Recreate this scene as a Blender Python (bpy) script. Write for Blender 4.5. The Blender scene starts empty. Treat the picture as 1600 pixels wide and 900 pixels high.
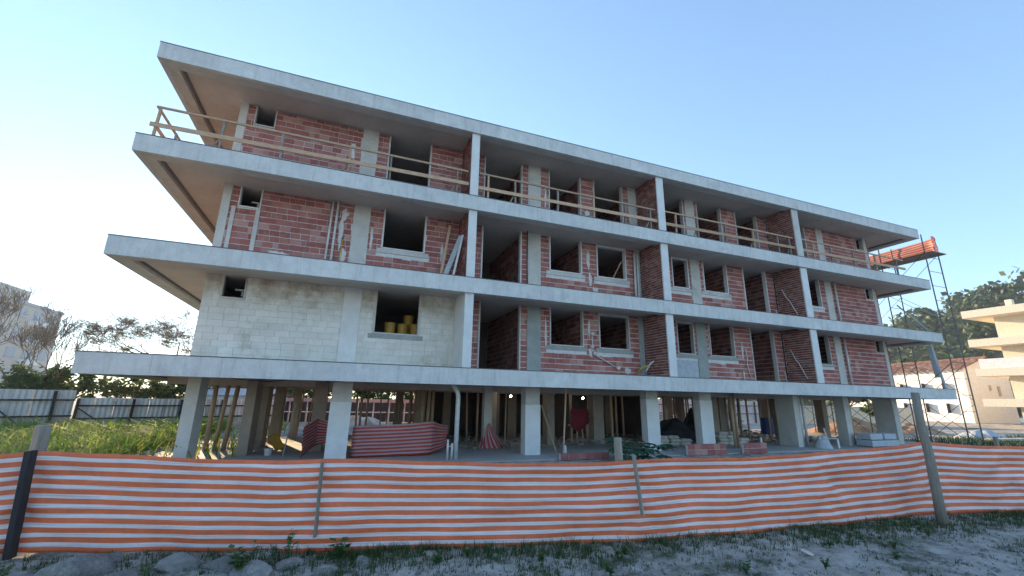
import bpy, math, random
from mathutils import Vector, Matrix, noise
R = math.radians
random.seed(7)
sc = bpy.context.scene
COL = sc.collection

# ------------------------------------------------------------------ camera, sky, sun, exposure
cd = bpy.data.cameras.new('camera'); cam = bpy.data.objects.new('camera', cd); COL.objects.link(cam)
cd.sensor_width = 36.0; cd.lens = 36.0 * 671.64 / 1600.0; cd.clip_start = 0.05; cd.clip_end = 3000
YAW, PITCH, ROLL = 0.3613, 0.2551, 0.0182
F = Vector((math.sin(YAW)*math.cos(PITCH), math.cos(YAW)*math.cos(PITCH), math.sin(PITCH)))
Rt = Vector((math.cos(YAW), -math.sin(YAW), 0)); Up = Rt.cross(F)
R2 = Rt*math.cos(ROLL) + Up*math.sin(ROLL); U2 = -Rt*math.sin(ROLL) + Up*math.cos(ROLL)
m = Matrix((R2, U2, -F)).transposed().to_4x4(); m.translation = Vector((5.986, -13.235, 1.869))
cam.matrix_world = m
sc.camera = cam

SUN_AZ, SUN_EL = R(-16.5), R(13.0)          # azimuth from +Y towards +X
world = bpy.data.worlds.new('World'); sc.world = world; world.use_nodes = True
wn = world.node_tree.nodes; wl = world.node_tree.links; wn.clear()
sky = wn.new('ShaderNodeTexSky'); sky.sky_type = 'NISHITA'; sky.sun_disc = False
sky.sun_elevation = SUN_EL; sky.sun_rotation = SUN_AZ
sky.altitude = 0; sky.air_density = 1.0; sky.dust_density = 0.04; sky.ozone_density = 4.0
bg = wn.new('ShaderNodeBackground'); bg.inputs['Strength'].default_value = 0.15
out = wn.new('ShaderNodeOutputWorld')
gm = wn.new('ShaderNodeGamma'); gm.inputs['Gamma'].default_value = 0.72
wl.new(sky.outputs[0], gm.inputs[0]); wl.new(gm.outputs[0], bg.inputs[0]); wl.new(bg.outputs[0], out.inputs[0])
sd = bpy.data.lights.new('sun', 'SUN'); sun = bpy.data.objects.new('sun', sd); COL.objects.link(sun)
sd.energy = 3.0; sd.angle = R(0.5); sd.color = (1.0, 0.74, 0.44)
sdir = Vector((math.sin(SUN_AZ)*math.cos(SUN_EL), math.cos(SUN_AZ)*math.cos(SUN_EL), math.sin(SUN_EL)))
sun.rotation_euler = sdir.to_track_quat('Z', 'Y').to_euler()
sc.view_settings.view_transform = 'Standard'; sc.view_settings.look = 'None'
sc.view_settings.exposure = 1.95; sc.view_settings.gamma = 1.0; sc.view_settings.use_curve_mapping = False
sc.render.engine = 'CYCLES'
sc.cycles.max_bounces = 8; sc.cycles.diffuse_bounces = 5; sc.cycles.transparent_max_bounces = 8

# ------------------------------------------------------------------ material helpers
MATS = {}
def node_mat(name):
    mt = bpy.data.materials.new(name); mt.use_nodes = True
    nt = mt.node_tree; b = nt.nodes['Principled BSDF']
    MATS[name] = mt
    return mt, nt, b
def N(nt, typ, **kw):
    n = nt.nodes.new(typ)
    for k, v in kw.items():
        if k in n.inputs: n.inputs[k].default_value = v
        else: setattr(n, k, v)
    return n
def ramp(nt, src, stops):
    r = nt.nodes.new('ShaderNodeValToRGB'); e = r.color_ramp.elements
    while len(e) < len(stops): e.new(0.5)
    for i, (p, c) in enumerate(stops):
        e[i].position = p; e[i].color = (*c, 1) if len(c) == 3 else c
    nt.links.new(src, r.inputs[0]); return r
def mixc(nt, fac, a, b, blend='MIX'):
    n = nt.nodes.new('ShaderNodeMix'); n.data_type = 'RGBA'; n.blend_type = blend
    for s, v in ((0, fac), (6, a), (7, b)):
        if hasattr(v, 'type') and hasattr(v, 'links'): nt.links.new(v, n.inputs[s])
        else: n.inputs[s].default_value = v if s == 0 else (*v, 1)
    return n.outputs[2]
def bump(nt, b, src, strength=0.3, dist=0.02):
    n = nt.nodes.new('ShaderNodeBump'); n.inputs['Strength'].default_value = strength; n.inputs['Distance'].default_value = dist
    nt.links.new(src, n.inputs['Height']); nt.links.new(n.outputs[0], b.inputs['Normal'])
def texco(nt, kind='Object', scale=(1,1,1)):
    t = nt.nodes.new('ShaderNodeTexCoord'); mp = nt.nodes.new('ShaderNodeMapping'); mp.inputs['Scale'].default_value = scale
    nt.links.new(t.outputs[kind], mp.inputs[0]); return mp.outputs[0]
def mottled(name, c1, c2, scale=2.0, fine=30.0, rough=0.85, bstr=0.25, bdist=0.01, c3=None, rnd=0.0, world=True, metallic=0.0):
    """two-tone surface with large blotches, fine grain and relief"""
    mt, nt, b = node_mat(name)
    if world:
        g = nt.nodes.new('ShaderNodeNewGeometry'); co = g.outputs['Position']
    else:
        co = texco(nt)
    n1 = N(nt, 'ShaderNodeTexNoise', Scale=scale, Detail=6.0, Roughness=0.65); nt.links.new(co, n1.inputs['Vector'])
    n2 = N(nt, 'ShaderNodeTexNoise', Scale=fine, Detail=4.0, Roughness=0.7); nt.links.new(co, n2.inputs['Vector'])
    r1 = ramp(nt, n1.outputs[0], [(0.3, c1), (0.7, c2)])
    c = r1.outputs[0]
    if c3:
        n3 = N(nt, 'ShaderNodeTexNoise', Scale=scale*0.45, Detail=8.0, Roughness=0.75); nt.links.new(co, n3.inputs['Vector'])
        r3 = ramp(nt, n3.outputs[0], [(0.55, (0,0,0)), (0.72, (1,1,1))])
        c = mixc(nt, r3.outputs[0], c, c3)
    r2 = ramp(nt, n2.outputs[0], [(0.25, (0.8,0.8,0.8)), (0.75, (1.12,1.12,1.12))])
    c = mixc(nt, 0.6, c, r2.outputs[0], 'MULTIPLY')
    if rnd:
        oi = nt.nodes.new('ShaderNodeObjectInfo')
        rr = ramp(nt, oi.outputs['Random'], [(0, (1-rnd,)*3), (1, (1+rnd*0.6,)*3)])
        c = mixc(nt, 1.0, c, rr.outputs[0], 'MULTIPLY')
    nt.links.new(c, b.inputs['Base Color']); b.inputs['Roughness'].default_value = rough
    b.inputs['Metallic'].default_value = metallic
    bump(nt, b, n2.outputs[0], bstr, bdist)
    return mt
def brick_mat(name, dark, mid, light, pale):
    mt, nt, b = node_mat(name)
    g = nt.nodes.new('ShaderNodeNewGeometry'); oi = nt.nodes.new('ShaderNodeObjectInfo')
    ad = N(nt, 'ShaderNodeMath', operation='ADD'); nt.links.new(g.outputs['Random Per Island'], ad.inputs[0]); nt.links.new(oi.outputs['Random'], ad.inputs[1])
    fr = N(nt, 'ShaderNodeMath', operation='FRACT'); nt.links.new(ad.outputs[0], fr.inputs[0])
    r = ramp(nt, fr.outputs[0], [(0.0, dark), (0.35, mid), (0.75, light), (0.97, pale)])
    n1 = N(nt, 'ShaderNodeTexNoise', Scale=5.0, Detail=5.0, Roughness=0.7); nt.links.new(g.outputs['Position'], n1.inputs['Vector'])
    sm = ramp(nt, n1.outputs[0], [(0.54, (0,0,0)), (0.76, (0.7,0.7,0.7))])
    c = mixc(nt, sm.outputs[0], r.outputs[0], (0.44, 0.31, 0.27))           # mortar smears
    n2 = N(nt, 'ShaderNodeTexNoise', Scale=45.0, Detail=3.0); nt.links.new(g.outputs['Position'], n2.inputs['Vector'])
    r2 = ramp(nt, n2.outputs[0], [(0.25, (0.75,0.75,0.75)), (0.75, (1.15,1.15,1.15))])
    c = mixc(nt, 0.7, c, r2.outputs[0], 'MULTIPLY')
    nt.links.new(c, b.inputs['Base Color']); b.inputs['Roughness'].default_value = 0.9
    sp = N(nt, 'ShaderNodeSeparateXYZ'); nt.links.new(g.outputs['Position'], sp.inputs[0])
    ml = N(nt, 'ShaderNodeMath', operation='MULTIPLY'); ml.inputs[1].default_value = 2*math.pi/0.033; nt.links.new(sp.outputs[2], ml.inputs[0])
    sn = N(nt, 'ShaderNodeMath', operation='SINE'); nt.links.new(ml.outputs[0], sn.inputs[0])
    bump(nt, b, sn.outputs[0], 0.35, 0.006)
    return mt
def leaf_mat(name, c1, c2, trans=0.4, c3=None):
    mt, nt, b = node_mat(name)
    g = nt.nodes.new('ShaderNodeNewGeometry')
    st = [(0.0, c1), (0.8, c2)] + ([(0.97, c3)] if c3 else [])
    r = ramp(nt, g.outputs['Random Per Island'], st)
    nt.links.new(r.outputs[0], b.inputs['Base Color']); b.inputs['Roughness'].default_value = 0.6
    tr = nt.nodes.new('ShaderNodeBsdfTranslucent'); nt.links.new(r.outputs[0], tr.inputs[0])
    mx = nt.nodes.new('ShaderNodeMixShader'); mx.inputs[0].default_value = trans
    nt.links.new(b.outputs[0], mx.inputs[1]); nt.links.new(tr.outputs[0], mx.inputs[2])
    nt.links.new(mx.outputs[0], nt.nodes['Material Output'].inputs[0])
    return mt
def stripe_net_mat(name, orange, white, pairs, lines, trans=0.3, duty=0.46, wear=True):
    """woven plastic barrier net: stripes across its height (UV v), weave lines, creases, dirt"""
    mt, nt, b = node_mat(name)
    uv = nt.nodes.new('ShaderNodeUVMap'); sp = N(nt, 'ShaderNodeSeparateXYZ'); nt.links.new(uv.outputs[0], sp.inputs[0])
    wob = N(nt, 'ShaderNodeTexNoise', Scale=1.2, Detail=2.0); nt.links.new(uv.outputs[0], wob.inputs['Vector'])
    ml = N(nt, 'ShaderNodeMath', operation='MULTIPLY'); ml.inputs[1].default_value = pairs; nt.links.new(sp.outputs[1], ml.inputs[0])
    fr = N(nt, 'ShaderNodeMath', operation='FRACT'); nt.links.new(ml.outputs[0], fr.inputs[0])
    st = ramp(nt, fr.outputs[0], [(0.0, (1,1,1)), (duty-0.02, (1,1,1)), (duty+0.02, (0,0,0)), (0.97, (0,0,0))])
    st.color_ramp.elements.new(1.0).color = (1,1,1,1)
    # fine weave: long thin threads, stretched along the length
    mp = nt.nodes.new('ShaderNodeMapping'); mp.inputs['Scale'].default_value = (0.9, lines, 1); nt.links.new(uv.outputs[0], mp.inputs[0])
    th = N(nt, 'ShaderNodeTexNoise', Scale=1.0, Detail=3.0, Roughness=0.6); nt.links.new(mp.outputs[0], th.inputs['Vector'])
    thr = ramp(nt, th.outputs[0], [(0.34, (0.74,0.72,0.76)), (0.5, (1,1,1))])
    wv = mixc(nt, 1.0, white, thr.outputs[0], 'MULTIPLY')
    on = N(nt, 'ShaderNodeTexNoise', Scale=2.5, Detail=6.0, Roughness=0.7); nt.links.new(uv.outputs[0], on.inputs['Vector'])
    orr = ramp(nt, on.outputs[0], [(0.3, tuple(x*0.72 for x in orange)), (0.7, orange)])
    c = mixc(nt, st.outputs[0], wv, orr.outputs[0])
    dn = N(nt, 'ShaderNodeTexNoise', Scale=0.8, Detail=8.0, Roughness=0.75); nt.links.new(uv.outputs[0], dn.inputs['Vector'])
    dr = ramp(nt, dn.outputs[0], [(0.35, (0.8,0.78,0.76)), (0.65, (1.05,1.05,1.05))])
    c = mixc(nt, 0.8, c, dr.outputs[0], 'MULTIPLY')
    nt.links.new(c, b.inputs['Base Color']); b.inputs['Roughness'].default_value = 0.55
    tr = nt.nodes.new('ShaderNodeBsdfTranslucent'); nt.links.new(c, tr.inputs[0])
    mx = nt.nodes.new('ShaderNodeMixShader'); mx.inputs[0].default_value = trans
    nt.links.new(b.outputs[0], mx.inputs[1]); nt.links.new(tr.outputs[0], mx.inputs[2])
    nt.links.new(mx.outputs[0], nt.nodes['Material Output'].inputs[0])
    mp2 = nt.nodes.new('ShaderNodeMapping'); mp2.inputs['Scale'].default_value = (1.6, 5.0, 1); mp2.inputs['Rotation'].default_value = (0, 0, 0.5); nt.links.new(uv.outputs[0], mp2.inputs[0])
    cr = N(nt, 'ShaderNodeTexNoise', Scale=1.6, Detail=7.0, Roughness=0.6, Distortion=0.6); nt.links.new(mp2.outputs[0], cr.inputs['Vector'])
    sm_ = N(nt, 'ShaderNodeMath', operation='MULTIPLY_ADD'); nt.links.new(th.outputs[0], sm_.inputs[0]); sm_.inputs[1].default_value = 0.12; nt.links.new(cr.outputs[0], sm_.inputs[2])
    bump(nt, b, sm_.outputs[0], 0.55, 0.03)
    return mt
def wood_mat(name, c1, c2, axis=(1,1,8)):
    mt, nt, b = node_mat(name)
    co = texco(nt, 'Object', axis)
    n1 = N(nt, 'ShaderNodeTexNoise', Scale=6.0, Detail=6.0, Roughness=0.7); nt.links.new(co, n1.inputs['Vector'])
    oi = nt.nodes.new('ShaderNodeObjectInfo')
    r1 = ramp(nt, n1.outputs[0], [(0.3, c1), (0.7, c2)])
    rr = ramp(nt, oi.outputs['Random'], [(0, (0.75,)*3), (1, (1.2,)*3)])
    c = mixc(nt, 1.0, r1.outputs[0], rr.outputs[0], 'MULTIPLY')
    nt.links.new(c, b.inputs['Base Color']); b.inputs['Roughness'].default_value = 0.85
    bump(nt, b, n1.outputs[0], 0.3, 0.005)
    return mt
def plain(name, c, rough=0.7, metallic=0.0):
    mt, nt, b = node_mat(name)
    g = nt.nodes.new('ShaderNodeNewGeometry')
    n1 = N(nt, 'ShaderNodeTexNoise', Scale=7.0, Detail=5.0, Roughness=0.7); nt.links.new(g.outputs['Position'], n1.inputs['Vector'])
    r = ramp(nt, n1.outputs[0], [(0.3, tuple(x*0.78 for x in c)), (0.7, tuple(min(1, x*1.1) for x in c))])
    nt.links.new(r.outputs[0], b.inputs['Base Color']); b.inputs['Roughness'].default_value = rough; b.inputs['Metallic'].default_value = metallic
    return mt

mottled('fascia', (0.60,0.595,0.575), (0.72,0.71,0.68), 2.6, 24, 0.85, 0.6, 0.01, c3=(0.50,0.495,0.475), rnd=0.03)
_m = MATS['fascia']; _nt = _m.node_tree; _b = _nt.nodes['Principled BSDF']; _src = _b.inputs['Base Color'].links[0].from_socket
_g = _nt.nodes.new('ShaderNodeNewGeometry'); _mp = _nt.nodes.new('ShaderNodeMapping'); _mp.inputs['Scale'].default_value = (5.0, 5.0, 0.7); _nt.links.new(_g.outputs['Position'], _mp.inputs[0])
_ns = N(_nt, 'ShaderNodeTexNoise', Scale=1.0, Detail=8.0, Roughness=0.7); _nt.links.new(_mp.outputs[0], _ns.inputs['Vector'])
_r = ramp(_nt, _ns.outputs[0], [(0.50, (1,1,1)), (0.72, (0.74,0.72,0.68))]); _c = mixc(_nt, 0.8, _src, _r.outputs[0], 'MULTIPLY')
_n2 = N(_nt, 'ShaderNodeTexNoise', Scale=0.5, Detail=6.0, Roughness=0.8); _nt.links.new(_g.outputs['Position'], _n2.inputs['Vector'])
_r2 = ramp(_nt, _n2.outputs[0], [(0.4, (0.88,0.88,0.88)), (0.62, (1.04,1.04,1.03))]); _nt.links.new(mixc(_nt, 0.9, _c, _r2.outputs[0], 'MULTIPLY'), _b.inputs['Base Color'])
mottled('render', (0.66,0.65,0.62), (0.78,0.77,0.74), 2.5, 60, 0.9, 0.6, 0.006)
mottled('concrete', (0.50,0.475,0.43), (0.64,0.61,0.56), 1.8, 26, 0.9, 0.4, 0.008, c3=(0.36,0.34,0.31))
mottled('fresh_cement', (0.27,0.29,0.27), (0.38,0.40,0.37), 2.5, 30, 0.9, 0.5, 0.008)
mottled('shaded_raw_concrete', (0.30,0.245,0.195), (0.40,0.33,0.265), 1.4, 22, 0.9, 0.4, 0.008, c3=(0.24,0.20,0.16))  # raw concrete; deep shade and warm bounce are put into its brown
mottled('soffit', (0.48,0.415,0.36), (0.60,0.53,0.465), 0.9, 18, 0.9, 0.3, 0.006, c3=(0.40,0.34,0.29))
mottled('floor_concrete', (0.33,0.33,0.32), (0.44,0.44,0.42), 0.7, 14, 0.8, 0.3, 0.01, c3=(0.27,0.26,0.25))
mottled('mortar', (0.56,0.53,0.50), (0.74,0.71,0.68), 6.0, 50, 0.95, 0.5, 0.01)
mottled('block', (0.64,0.605,0.53), (0.79,0.76,0.69), 1.6, 40, 0.95, 0.35, 0.006, c3=(0.40,0.34,0.25), rnd=0.06)
mottled('block_joint', (0.58,0.555,0.49), (0.68,0.65,0.585), 3.0, 40, 0.95, 0.3, 0.006)
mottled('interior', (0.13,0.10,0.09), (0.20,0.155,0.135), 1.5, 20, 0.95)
_m = MATS['block']; _nt = _m.node_tree; _b = _nt.nodes['Principled BSDF']; _src = _b.inputs['Base Color'].links[0].from_socket
_g = _nt.nodes.new('ShaderNodeNewGeometry'); _sp = N(_nt, 'ShaderNodeSeparateXYZ'); _nt.links.new(_g.outputs['Position'], _sp.inputs[0])
_mr = N(_nt, 'ShaderNodeMapRange'); _nt.links.new(_sp.outputs[2], _mr.inputs[0]); _mr.inputs[1].default_value = 4.3; _mr.inputs[2].default_value = 5.0
_ns = N(_nt, 'ShaderNodeTexNoise', Scale=1.9, Detail=9.0, Roughness=0.72); _nt.links.new(_g.outputs['Position'], _ns.inputs['Vector'])
_r = ramp(_nt, _ns.outputs[0], [(0.42, (0,0,0)), (0.66, (0.9,0.9,0.9))])
_mm = mixc(_nt, 1.0, _r.outputs[0], _mr.outputs[0], 'MULTIPLY'); _nt.links.new(mixc(_nt, _mm, _src, (0.33,0.26,0.16)), _b.inputs['Base Color'])
brick_mat('brick', (0.31,0.100,0.084), (0.37,0.127,0.106), (0.42,0.158,0.13), (0.50,0.28,0.235))
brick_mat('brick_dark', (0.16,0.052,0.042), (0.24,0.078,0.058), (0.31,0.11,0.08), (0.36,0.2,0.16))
plain('dark_strip', (0.10,0.11,0.12)); plain('steel', (0.13,0.12,0.115), 0.5, 0.6); plain('rust', (0.16,0.10,0.07), 0.8, 0.2)
plain('pvc', (0.66,0.65,0.62), 0.4); plain('brown_pipe', (0.42,0.29,0.19), 0.5); plain('yellow', (0.50,0.29,0.04), 0.5); plain('conduit_yellow', (0.65,0.45,0.07), 0.5)
plain('maroon', (0.22,0.022,0.03), 0.9); plain('blue_plastic', (0.03,0.06,0.22), 0.4); plain('black_cloth', (0.03,0.03,0.035), 0.8)
plain('sack', (0.62,0.58,0.50), 0.9); plain('white_paint', (0.78,0.77,0.74), 0.7); plain('cream_wall', (0.80,0.70,0.55), 0.9)
plain('tower_paint', (0.60,0.54,0.47), 0.8); plain('grey_board', (0.46,0.49,0.52), 0.8); plain('panel_dark', (0.035,0.04,0.05), 0.7); plain('pale_band', (0.55,0.44,0.38), 0.8); plain('red_lid', (0.5,0.03,0.03), 0.5)
wood_mat('timber', (0.42,0.26,0.16), (0.62,0.43,0.28), (1,8,3)); wood_mat('old_timber', (0.19,0.165,0.135), (0.36,0.32,0.27), (6,6,0.5)); wood_mat('dark_timber', (0.014,0.014,0.018), (0.035,0.033,0.034), (8,8,0.7))
wood_mat('board', (0.45,0.30,0.17), (0.62,0.45,0.28), (8,1,8))
mottled('rock', (0.17,0.165,0.155), (0.34,0.33,0.31), 5.0, 24, 0.95, 0.9, 0.05, c3=(0.52,0.50,0.47), rnd=0.35)
mottled('rubble', (0.30,0.17,0.09), (0.48,0.28,0.15), 1.5, 9, 0.95, 0.8, 0.05, c3=(0.5,0.42,0.33))
mottled('debris', (0.13,0.12,0.11), (0.38,0.35,0.31), 2.5, 9, 0.95, 0.8, 0.05)
mottled('bark', (0.17,0.125,0.085), (0.28,0.215,0.15), 4, 30, 0.95, 0.5, 0.01)
leaf_mat('leaf_dark', (0.030,0.065,0.022), (0.08,0.14,0.04), 0.45); leaf_mat('leaf_mid', (0.04,0.08,0.02), (0.10,0.15,0.035), 0.45, (0.2,0.19,0.05))
leaf_mat('leaf_dry', (0.18,0.14,0.06), (0.34,0.26,0.11), 0.6); leaf_mat('grass_tall', (0.14,0.25,0.03), (0.32,0.43,0.075), 0.6, (0.5,0.36,0.16))
leaf_mat('grass_low', (0.025,0.06,0.015), (0.07,0.12,0.03), 0.35, (0.14,0.15,0.05)); leaf_mat('weed', (0.03,0.085,0.02), (0.08,0.17,0.035), 0.4)
leaf_mat('forest', (0.025,0.055,0.02), (0.055,0.095,0.03), 0.2); leaf_mat('papaya', (0.015,0.06,0.03), (0.035,0.11,0.045), 0.3)
stripe_net_mat('net_orange', (0.97,0.22,0.085), (0.88,0.80,0.80), 10.5, 60, 0.15, 0.54)
stripe_net_mat('net_red', (0.64,0.075,0.05), (0.60,0.40,0.40), 9.0, 60, 0.2, 0.5)
stripe_net_mat('net_scaffold', (0.85,0.20,0.07), (0.80,0.60,0.58), 8.0, 60, 0.45, 0.55)

# ------------------------------------------------------------------ mesh helpers
class MB:
    def __init__(s): s.v = []; s.f = []; s.uv = []
    def quad(s, a, b, c, d, uv=None):
        i = len(s.v); s.v += [tuple(a), tuple(b), tuple(c), tuple(d)]; s.f.append((i, i+1, i+2, i+3))
        if uv: s.uv.append(uv)
    def box(s, x0, x1, y0, y1, z0, z1):
        i = len(s.v)
        s.v += [(x0,y0,z0),(x1,y0,z0),(x1,y1,z0),(x0,y1,z0),(x0,y0,z1),(x1,y0,z1),(x1,y1,z1),(x0,y1,z1)]
        s.f += [(i,i+3,i+2,i+1),(i+4,i+5,i+6,i+7),(i,i+1,i+5,i+4),(i+1,i+2,i+6,i+5),(i+2,i+3,i+7,i+6),(i+3,i,i+4,i+7)]
        return s
    def bar(s, a, b, w, h=None, twist=0.0):
        """square bar between two points"""
        a = Vector(a); b = Vector(b); h = h or w; d = (b-a).normalized()
        u = d.cross(Vector((0,0,1)));  u = u.normalized() if u.length > 1e-4 else Vector((1,0,0))
        v = u.cross(d).normalized()
        if twist: q = Matrix.Rotation(twist, 3, d); u = q @ u; v = q @ v
        i = len(s.v)
        for p in (a, b):
            for su, sv in ((-1,-1),(1,-1),(1,1),(-1,1)): s.v.append(tuple(p + u*su*w/2 + v*sv*h/2))
        s.f += [(i,i+1,i+2,i+3),(i+7,i+6,i+5,i+4)] + [(i+k, i+4+k, i+4+(k+1)%4, i+(k+1)%4) for k in range(4)]
        return s
    def tube(s, pts, rad, n=8, cap=True):
        pts = [Vector(p) for p in pts]; rads = rad if isinstance(rad, (list, tuple)) else [rad]*len(pts)
        i0 = len(s.v); up = None
        for k, p in enumerate(pts):
            d = (pts[min(k+1, len(pts)-1)] - pts[max(k-1, 0)]).normalized()
            if up is None: up = d.orthogonal().normalized()
            up = (up - d*up.dot(d)).normalized(); w = d.cross(up)
            for j in range(n):
                a = 2*math.pi*j/n; s.v.append(tuple(p + (up*math.cos(a) + w*math.sin(a))*rads[k]))
        for k in range(len(pts)-1):
            for j in range(n):
                a = i0+k*n+j; b = i0+k*n+(j+1)%n; s.f.append((a, b, b+n, a+n))
        if cap:
            s.f.append(tuple(i0+j for j in reversed(range(n)))); e = i0+(len(pts)-1)*n; s.f.append(tuple(e+j for j in range(n)))
        return s
    def build(s, name, mat, parent=None, smooth=False, uvs=False):
        me = bpy.data.meshes.new(name); me.from_pydata(s.v, [], s.f)
        if s.uv:
            ul = me.uv_layers.new(name='UVMap'); k = 0
            for poly in s.uv:
                for c in poly: ul.data[k].uv = c; k += 1
        me.materials.append(MATS[mat])
        if smooth: me.polygons.foreach_set('use_smooth', [True]*len(me.polygons))
        me.update()
        return link(name, me, parent)
def link(name, me, parent=None):
    o = bpy.data.objects.new(name, me); COL.objects.link(o)
    if parent: o.parent = parent
    return o
def tag(o, label, cat, group=None, kind=None):
    o['label'] = label; o['category'] = cat
    if group: o['group'] = group
    if kind: o['kind'] = kind
    return o
def struct(o): o['kind'] = 'structure'; return o
def thing(name, label, cat, loc=(0,0,0), rz=0.0, group=None):
    o = bpy.data.objects.new(name, None); COL.objects.link(o); o.location = loc; o.rotation_euler = (0,0,rz)
    o.empty_display_size = 0.2
    return tag(o, label, cat, group)
def bevel(o, w=0.01, seg=2):
    md = o.modifiers.new('bevel', 'BEVEL'); md.width = w; md.segments = seg; md.limit_method = 'ANGLE'; return o
def copy_tree(o, parent=None):
    c = o.copy(); COL.objects.link(c); c.parent = parent
    for ch in list(o.children): copy_tree(ch, c)
    return c
def subtract(a, b, cuts):
    """interval [a,b] minus cuts"""
    segs = [(a, b)]
    for c0, c1 in sorted(cuts):
        nxt = []
        for s0, s1 in segs:
            if c1 <= s0 or c0 >= s1: nxt.append((s0, s1)); continue
            if c0 > s0: nxt.append((s0, c0))
            if c1 < s1: nxt.append((c1, s1))
        segs = nxt
    return [(p, q) for p, q in segs if q-p > 0.02]

# ------------------------------------------------------------------ ground
def ground_z(x, y):
    return 0.0
g = MB(); S = 900
g.quad((-S,-S,-0.02),(S,-S,-0.02),(S,S,-0.02),(-S,S,-0.02))
mt, nt, b = node_mat('soil')
geo = nt.nodes.new('ShaderNodeNewGeometry'); P = geo.outputs['Position']
n1 = N(nt, 'ShaderNodeTexNoise', Scale=0.55, Detail=10.0, Roughness=0.75); nt.links.new(P, n1.inputs['Vector'])
n2 = N(nt, 'ShaderNodeTexNoise', Scale=3.2, Detail=8.0, Roughness=0.75); nt.links.new(P, n2.inputs['Vector'])
n3 = N(nt, 'ShaderNodeTexNoise', Scale=28.0, Detail=6.0, Roughness=0.75); nt.links.new(P, n3.inputs['Vector'])
c = ramp(nt, n2.outputs[0], [(0.30, (0.15,0.13,0.105)), (0.42, (0.43,0.40,0.355)), (0.62, (0.66,0.62,0.57))]).outputs[0]
moss = ramp(nt, n1.outputs[0], [(0.46, (0,0,0)), (0.56, (1,1,1))]); mc = ramp(nt, n3.outputs[0], [(0.3, (0.03,0.05,0.018)), (0.7, (0.10,0.13,0.05))])
mf = mixc(nt, 1.0, moss.outputs[0], ramp(nt, n2.outputs[0], [(0.35, (1,1,1)), (0.6, (0.25,0.25,0.25))]).outputs[0], 'MULTIPLY')
c = mixc(nt, mf, c, mc.outputs[0])
c = mixc(nt, 0.8, c, ramp(nt, n3.outputs[0], [(0.25, (0.6,0.6,0.6)), (0.75, (1.2,1.2,1.2))]).outputs[0], 'MULTIPLY')
nt.links.new(c, b.inputs['Base Color']); b.inputs['Roughness'].default_value = 0.95
ad = N(nt, 'ShaderNodeMath', operation='ADD'); nt.links.new(n2.outputs[0], ad.inputs[0]); nt.links.new(n3.outputs[0], ad.inputs[1]); bump(nt, b, ad.outputs[0], 0.9, 0.06)
struct(g.build('ground', 'soil'))
# near strip of uneven soil below and behind the barrier
g = MB(); nx, ny = 320, 110; X0, X1, Y0, Y1 = -6.0, 26.0, -12.5, -3.0
def near_z(x, y):
    e = min(1, (x-X0)/1.5, (X1-x)/1.5, (y-Y0)/1.0, (Y1-y)/1.0); e = max(0, e)
    h = 0.05*noise.noise((x*0.55, y*0.55, 0)) + 0.035*noise.noise((x*1.7, y*1.7, 3)) + 0.03*noise.noise((x*4, y*4, 7))+0.02*noise.noise((x*9, y*9, 5)) + 0.03
    return -0.022 + e*max(0.004, h+0.022)
for j in range(ny+1):
    for i in range(nx+1):
        x = X0+(X1-X0)*i/nx; y = Y0+(Y1-Y0)*j/ny; g.v.append((x, y, near_z(x, y)))
for j in range(ny):
    for i in range(nx): a = j*(nx+1)+i; g.f.append((a, a+1, a+nx+2, a+nx+1))
struct(g.build('sandy_soil', 'soil', smooth=True))
g = MB().box(0.6, 35.6, 0.35, 13.6, -0.015, 0.02); struct(g.build('concrete_floor', 'floor_concrete'))

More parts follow.
